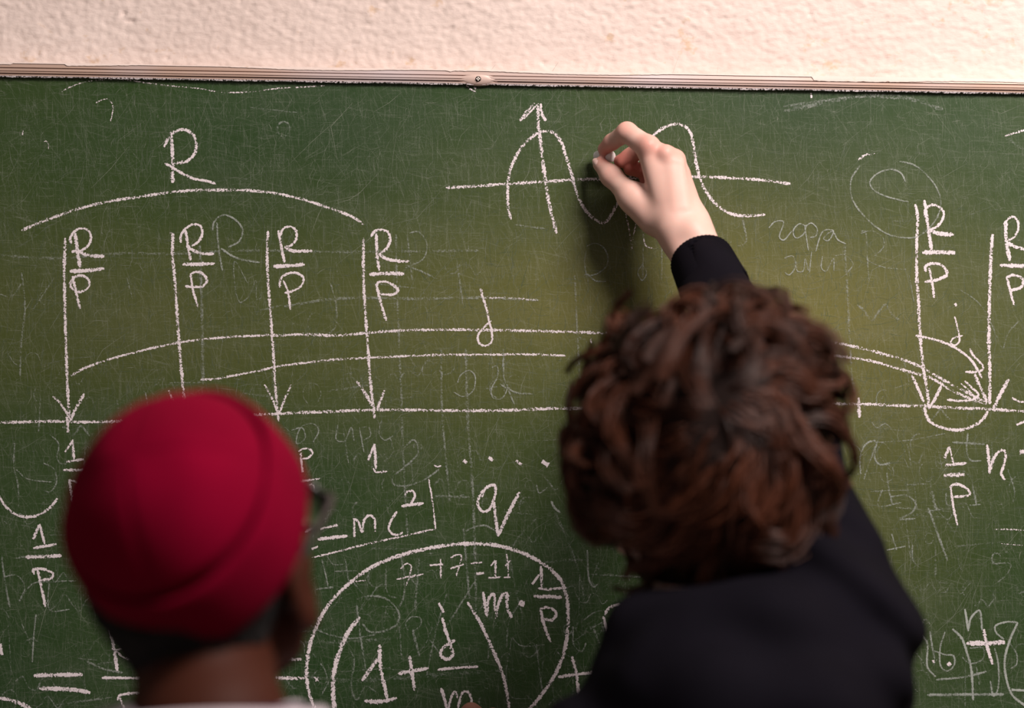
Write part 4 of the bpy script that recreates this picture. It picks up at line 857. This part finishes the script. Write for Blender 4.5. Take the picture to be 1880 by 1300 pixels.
# curly hair: locks of strands growing away from the whorl on the crown
def curly_hair():
    r = np.random.default_rng(11)
    n = 900
    i = np.arange(n) + .5; ph = np.arccos(1 - 2 * i / n); th = math.pi * (1 + 5 ** .5) * i
    d = np.stack([np.cos(th) * np.sin(ph), np.sin(th) * np.sin(ph), np.cos(ph)], 1); d += .03 * r.standard_normal(d.shape); d /= np.linalg.norm(d, axis=1)[:, None]
    keep = ~((d[:, 1] > .45) & (d[:, 2] < .50)) & (d[:, 2] > -.90) & ~((d[:, 0] < -.42) & (d[:, 2] < -.50)) & ~((np.abs(d[:, 0]) > .7) & (d[:, 2] < -.35) & (d[:, 1] > -.2)); d = d[keep]; n = len(d)
    Wd = (P(1300, 722, -.57) - O2) @ R2 - np.array([0, -.012, .032]); Wd /= np.linalg.norm(Wd)
    down = R2.T @ np.array([0, 0, -1.0])
    cw = d @ Wd; ang = np.arccos(np.clip(cw, -1, 1))
    t = cw[:, None] * d - Wd; t /= np.linalg.norm(t, axis=1)[:, None] + 1e-6
    sw = np.cross(d, Wd); sw /= np.linalg.norm(sw, axis=1)[:, None] + 1e-6
    fld = np.stack([np.sin(d @ np.array(k1) * 4.2 + p1) + .7 * np.sin(d @ np.array(k2) * 7.5 + p2) for k1, p1, k2, p2 in
                    (((.8, .3, -.5), 1.0, (.2, -.9, .4), 4.0), ((-.3, .9, .3), 2.2, (.7, .1, .7), .5), ((.4, -.2, .9), 5.1, (-.6, .5, .6), 3.0))], 1)
    t = t + .55 * sw + (1.0 * fld + .50 * r.standard_normal(t.shape)) * np.clip((ang - .12) / .9, .08, 1)[:, None] + (.30 + .9 * np.clip(-d[:, 2], 0, 1))[:, None] * down
    t -= d * np.sum(t * d, 1)[:, None]; t /= np.linalg.norm(t, axis=1)[:, None] + 1e-6
    b = np.cross(d, t)
    per = np.clip((ang - .25) / .8, 0, 1); per = per * per * (3 - 2 * per)
    L = (.062 + .036 * r.random(n)) * (.70 + .40 * per) * (1 + .95 * np.clip(-d[:, 2] - .05, 0, .75))
    lift = (.006 + .021 * per) * (.45 + .75 * r.random(n))
    A = (.003 + .0125 * per) * (.45 + .85 * r.random(n)); fr = r.uniform(.6, 1.2, n); p0 = r.uniform(0, 6.28, n); hand = np.where(r.random(n) < .5, 1, -1)
    K, S = 15, 24
    s = np.linspace(0, 1, K)[None, :]
    nape = np.clip(-d[:, 2] - .15, 0, .7) / .7 * (d[:, 1] < .35)
    phi = (L[:, None] * s / .10) * (1 - .75 * nape[:, None])
    ds = np.cos(phi)[..., None] * d[:, None] + np.sin(phi)[..., None] * t[:, None]
    ts = -np.sin(phi)[..., None] * d[:, None] + np.cos(phi)[..., None] * t[:, None]
    base = np.array([0, -.012, .032]) + ds * (np.array([.077, .0975, .0915]))
    lf = lift[:, None] * (1 - (1 - s) ** 2)
    g = np.clip(s * 1.6, 0, 1) ** 1.2
    cu = A[:, None] * g
    a = hand[:, None] * 2 * math.pi * fr[:, None] * s + p0[:, None]
    ctr = base + (lf + cu * (np.cos(a) * .8 + .5))[..., None] * ds + (cu * np.sin(a))[..., None] * b[:, None] + (cu * np.cos(a + 1.2) * .6)[..., None] * ts
    ctr = ctr + (nape[:, None] * s ** 1.3 *   .066 * (.6 + .5 * r.random(n))[:, None])[..., None] * down - (nape[:, None] * s * .018)[..., None] * (R2.T @ np.array([0, 1.0, 0]))
    rho = (.0050 + .0060 * r.random(n))
    o1 = r.standard_normal((n, S)) * .6; o2 = r.standard_normal((n, S)) * .6
    tap = (1 - .55 * s) * np.clip(.5 + s * 3, 0, 1)
    st = ctr[:, None] + (rho[:, None, None] * o1[..., None] * tap[None])[..., None] * ds[:, None] + (rho[:, None, None] * o2[..., None] * tap[None])[..., None] * b[:, None, None]
    st += .0009 * np.sin(s[..., None] * 14 + r.uniform(0, 6, (n, S, 1, 3)))
    st = st.reshape(-1, K, 3); ns = len(st)
    T = np.gradient(st, axis=1); T /= np.linalg.norm(T, axis=2)[..., None] + 1e-9
    ref = np.repeat(ds.reshape(n, 1, K, 3), S, 1).reshape(-1, K, 3)
    B1 = np.cross(T, ref); B1 /= np.linalg.norm(B1, axis=2)[..., None] + 1e-9; B2 = np.cross(B1, T)
    rad = (.00072 * (1 - .6 * s ** 2))[..., None]
    V = np.stack([st + rad * (math.cos(q) * B1 + math.sin(q) * B2) for q in (0, 2.094, 4.189)], 2).reshape(-1, 3)
    base_i = (np.arange(ns)[:, None] * K + np.arange(K - 1)[None]).reshape(-1, 1) * 3
    Q = np.concatenate([base_i + np.array([k, (k + 1) % 3, 3 + (k + 1) % 3, 3 + k]) for k in range(3)])
    shade = np.repeat(np.clip(.48 + .34 * r.standard_normal(n), .03, 1), S * K * 3) * .8 + np.repeat(r.random(ns), K * 3) * .2
    # under-layer hugging the scalp
    def cap(p):
        e = el(p, (0, -.014, .034), (.081, .101, .0955)); e = np.maximum(e, p[:, 1] - .045 - np.maximum(0, p[:, 2] - .05) * .6)
        e = smin(e, np.maximum(el(p, (0, -.045, -.03), (.062, .062, .075)), p[:, 1] + .02), .02)
        return e
    cv, cq = nets(cap, (-.1, -.13, -.12), (.1, .1, .15), .004)
    VV, QQ = join([(V.astype(np.float32), Q), (cv, cq)])
    o = link_mesh('curly_hair', VV @ R2.T + O2, QQ, M['curl'], root2); float_attr(o, 'shade', np.concatenate([shade, np.full(len(cv), 0.)])); o['label'] = 'thick curly dark brown hair'
curly_hair()

# the piece of chalk
c0, c1 = P(1091.5, 286, -.0115), P(1126, 288, -.0235); cd = c1 - c0; Lc = np.linalg.norm(cd); cd /= Lc
tt = np.array([0, .0008, .003, .006, Lc * .5, Lc - .001, Lc]); rr = np.array([.0024, .0040, .0052, .0055, .0055, .0054, .0046])
V, F = tube([c0 + cd * t for t in tt], rr, 20)
tag(link_mesh('chalk_stick', V, F, M['stick']), 'short white stick of chalk pinched between thumb and forefinger of the raised hand', 'chalk')

# ------------------------------------------------------------------ person in the red beanie
R1 = frame_of((.22, .88, .42), (1, -.13, .13))
O1 = P(372, 1058, -.676).astype(np.float32)
HS = .935
neck1 = P(385, 1345, -.735); shr1 = P(690, 1490, -.66); shl1 = P(40, 1500, -.74)
ch1 = np.array([-.215, -.72, CAM_Z - .52]); hip1 = np.array([-.22, -.74, .82])
w0 = P(948, 1535, -.10)
def body1(p):
    q = (p - O1) @ R1 / HS
    d = head_sdf(q) * HS
    d = smin(d, rc(p, O1 + R1 @ np.array([0, -.030, -.045], np.float32), neck1, .047, .050), .025)
    d = smin(d, rc(p, neck1, neck1 + np.array([0, 0, -.06]), .050, .058), .03)
    d = smin(d, rc(p, shr1, shl1, .045, .045), .05); d = smin(d, el(p, ch1, (.135, .09, .20)), .05); d = smin(d, rc(p, ch1, hip1, .105, .12), .06)
    e1 = shr1 * .52 + w0 * .48 + np.array([.02, 0, -.035]); d = smin(d, chain(p, [shr1, e1, w0], (.040, .035, .024), .03), .03)
    e2 = shl1 + np.array([-.03, .02, -.28]); d = smin(d, chain(p, [shl1, e2, e2 + np.array([.02, .08, -.24])], (.040, .035, .022), .03), .03)
    hnd = e2 + np.array([.02, .085, -.27])
    for k in range(4):
        b = hnd + np.array([.004, -.028 + .018 * k, -.035]); d = smin(d, chain(p, [hnd, b, b + np.array([0, .006, -.04]), b + np.array([.01, .008, -.068])], (.017, .0115, .009, .0075), .01), .008)
    d = smin(d, chain(p, [hnd, hnd + np.array([.004, .035, -.02]), hnd + np.array([.01, .042, -.055])], (.014, .012, .009), .01), .008)
    for s in (-1, 1):
        d = smin(d, chain(p, [hip1 + np.array([s * .09, 0, 0]), np.array([-.22 + s * .10, -.70, .46]), np.array([-.22 + s * .11, -.76, .08])], (.085, .055, .04), .03), .05)
    return d
bv, bq = nets(body1, (-.50, -.90, .03), (.06, -.05, 1.66), .005)
# the writing hand again, turned so that its wrist hangs straight down below the bent forefinger
piv = P(1150, 232, -.055).astype(np.float32); tgt = P(862, 1299, -.055).astype(np.float32); a = math.radians(-10)
rel = hv - piv; ca, sa = math.cos(a), math.sin(a)
rh = np.stack([rel[:, 0] * ca + rel[:, 2] * sa, rel[:, 1], -rel[:, 0] * sa + rel[:, 2] * ca], 1) + tgt
V, Q = join([(bv, bq), (rh.astype(np.float32), hq)])
BROWN = (.040, .0115, .0065)
root1 = link_mesh('person', V, Q, M['brown'])
tone = np.concatenate([head_tone((bv - O1) @ R1 / HS, BROWN, (.10, .03, .025)), np.tile(np.array([(.34, .160, .120)], np.float32), (len(rh), 1))]); color_attr(root1, 'tone', tone)
tag(root1, 'person in a red beanie and glasses seen from behind, facing the chalkboard', 'person')
hc = P(341, 946, -.728); ha = np.array([-.37, -.77, .52]); ha /= np.linalg.norm(ha)
hx = np.cross(ha, (0, 0, 1.0)); hx /= np.linalg.norm(hx); hy = np.cross(ha, hx)
# short black hair
def hair1(q):
    d = el(q, (0, -.014, .030), (.0795, .100, .093))
    d = smin(d, el(q, (.004, -.048, -.035), (.050, .050, .060)), .02)
    front = q[:, 1] - .030 - np.maximum(0, q[:, 2] - .03) * .5
    low = -q[:, 2] - .100 + np.abs(q[:, 0]) * .25
    d = np.maximum(np.maximum(d, front), low)
    hq_ = R1.T @ (hc - O1) / HS; d = np.maximum(d, (q - hq_) @ (R1.T @ ha) - .0)
    m = np.hstack([np.abs(q[:, :1]), q[:, 1:]])
    return np.maximum(d, -el(m, (.082, -.004, -.012), (.018, .026, .040)))
cv, cq = nets(hair1, (-.1, -.13, -.12), (.1, .12, .14), .003)
cv = cv + .0010 * np.random.default_rng(3).standard_normal(cv.shape).astype(np.float32)
o = link_mesh('short_hair', (cv * HS) @ R1.T + O1, cq, M['black_hair'], root1); float_attr(o, 'shade', np.random.default_rng(4).random(len(cv)))
# beanie
def hat_ring(prof, n=128, crown=False, seed=0):
    r_ = np.random.default_rng(seed); V = []
    for j, (r, h) in enumerate(prof):
        for k in range(n):
            a = 2 * math.pi * k / n; rr, hh = r, h
            if crown:
                u = min(1, r / .075)
                rr *= 1 + .012 * math.sin(a * 2 + .6) * u
                for sa_ in (.3, 1.87, 3.44, 5.01):      # four seams meeting on the crown
                    da = math.atan2(math.sin(a - sa_), math.cos(a - sa_)); hh -= .0011 * math.exp(-(da / .055) ** 2) * min(1, r / .012) * (r < .074); rr -= .0005 * math.exp(-(da / .07) ** 2) * u
                hh += .0016 * math.sin(a * 3 + r * 90) * u
            else:
                rr += .0012 * math.sin(a * 3 + 1) + .0006 * math.sin(a * 7); hh += .0014 * math.sin(a * 2 + .5)
            V.append(hc + ha * hh + (hx * math.cos(a) * .945 + hy * math.sin(a)) * rr)
    F = [(j * n + k, j * n + (k + 1) % n, (j + 1) * n + (k + 1) % n, (j + 1) * n + k) for j in range(len(prof) - 1) for k in range(n)]
    return np.array(V), F
RB = .0876
prof = [(RB * math.sin(t), RB * math.cos(t) * .97 + .001) for t in np.linspace(.004, 1.17, 30)] + [(.0795, .028), (.0785, .022), (.079, -.02)]
V, F = hat_ring(prof, crown=True)
hat = link_mesh('beanie', V, [f[::-1] for f in F], M['red'], root1); hat['label'] = 'crimson wool beanie with a rolled brim'
cp = [(.0790, .0190), (.0798, .0255), (.0822, .0290), (.0850, .0290), (.0872, .0260), (.0886, .0190), (.0893, .008), (.0895, -.006), (.0890, -.018), (.0880, -.027), (.0862, -.0325), (.0838, -.0330), (.0815, -.029), (.0800, -.018)]
cp = [(r * 1.01, h) for r, h in cp]; V, F = hat_ring(cp); link_mesh('beanie_brim', V, [f[::-1] for f in F], M['red'], hat)
# T-shirt
def shirt1(p):
    d = rc(p, shr1, shl1, .056, .056); d = smin(d, el(p, ch1 + np.array([0, 0, -.02]), (.152, .108, .24)), .06); d = smin(d, rc(p, ch1, hip1, .12, .135), .06)
    tr = chain(p, [shr1 + np.array([-.02, 0, .01]), P(475, 1415, -.735), P(300, 1420, -.735), shl1 + np.array([.02, 0, .01])], (.045, .046, .046, .045), .04)
    d = smin(d, tr, .03)
    e1 = shr1 * .6 + w0 * .4; d = smin(d, rc(p, shr1, e1, .056, .052), .04)
    e2 = shl1 + np.array([-.02, .013, -.19]); d = smin(d, rc(p, shl1, e2, .056, .055), .04)
    d = d + folds(p, .0025)
    d = smax(d, -rc(p, neck1 + np.array([0, .015, .045]), O1, .0605, .064), .006)
    d = np.maximum(d, -rc(p, shr1 * .62 + w0 * .38, e1 + (w0 - shr1) * .1, .045, .045)); d = np.maximum(d, -rc(p, e2 + np.array([0, 0, .01]), e2 + np.array([0, 0, -.08]), .044, .044))
    return np.maximum(d, .78 - p[:, 2])
v, q = nets(shirt1, (-.52, -.92, .74), (.08, -.20, 1.42), .005); link_mesh('shirt', relax(v, q, 1), q, M['shirt'], root1)
cz = P(388, 1283, -.735); V = []; n = 64
cprof = [(.066, -.030), (.0675, -.006), (.0695, -.001), (.0735, .0005), (.0780, -.002), (.0830, -.012), (.0920, -.030), (.1040, -.050)]
for r, h in cprof:
    for k in range(n):
        t = 2 * math.pi * k / n
        V.append(cz + np.array([r * 1.06 * math.cos(t), r * .92 * math.sin(t) + .004, h - .010 * (math.sin(t) + 1) + .0045 * math.cos(t) + .0012 * math.sin(3 * t)]))
F = [(i * n + k, i * n + (k + 1) % n, (i + 1) * n + (k + 1) % n, (i + 1) * n + k) for i in range(len(cprof) - 1) for k in range(n)]
link_mesh('shirt_collar', np.array(V), [f[::-1] for f in F], M['shirt'], root1)
V, F = tube([cz + np.array([.0655 * 1.06 * math.cos(t), .0655 * .92 * math.sin(t) + .004, -.0025 - .010 * (math.sin(t) + 1) + .0045 * math.cos(t)]) for t in np.linspace(0, 2 * math.pi, 64)], .0035, 8, False)
link_mesh('neckline_rib', V, F, M['rib'], root1)
v, q = nets(trousers(hip1, -.22, -.70, -.76, .92), (-.48, -.95, .02), (.04, -.56, .95), .009); link_mesh('trousers', v, q, M['trouser'], root1)
shoe(root1, -.33, -.73); shoe(root1, -.11, -.73)
# spectacles
gl = bpy.data.objects.new('eyeglasses', None); C.objects.link(gl); gpos = O1 + R1 @ np.array([0, .105, .008], np.float32); gl.location = gpos
tag(gl, 'black-framed eyeglasses on the person in the red beanie', 'glasses')
def loc(L): return HS * np.asarray(L, float) @ R1.T.astype(float) + O1 - gpos
for s in (-1, 1):
    ring = []
    for t in np.linspace(0, 2 * math.pi, 41):
        c_, s_ = math.cos(t), math.sin(t); x = s * .037 + .031 * np.sign(c_) * abs(c_) ** .6; z = .004 + .022 * np.sign(s_) * abs(s_) ** .6
        ring.append((x, .110 - 1.2 * x * x, z))
    V, F = tube(loc(ring), .0031, 8, False); link_mesh('lens_rim', V, F, M['frame'], gl)
    cen = np.mean(ring[:-1], 0); a_ = np.array(ring[:-1]); b_ = a_ + np.array([0, .0012, 0]); n = len(a_)
    V = loc(np.vstack([a_, b_, cen[None], cen[None] + np.array([[0, .0012, 0]])])); F = [(2 * n, k, (k + 1) % n) for k in range(n)] + [(2 * n + 1, n + (k + 1) % n, n + k) for k in range(n)] + [(k, n + k, n + (k + 1) % n, (k + 1) % n) for k in range(n)]
    link_mesh('lens', V, F, M['lens'], gl)
    V, F = tube(loc([(s * .068, .103, .016), (s * .079, .098, .016), (s * .083, .085, .015), (s * .084, .03, .014), (s * .085, -.006, .014), (s * .083, -.020, .004), (s * .080, -.030, -.014)]), [.0032, .0034, .003, .0026, .0024, .0024, .002], 8); link_mesh('temple', V, F, M['frame'], gl)
V, F = tube(loc([(-.010, .1095, .008), (0, .1115, .011), (.010, .1095, .008)]), .0022, 8); link_mesh('bridge', V, F, M['frame'], gl)
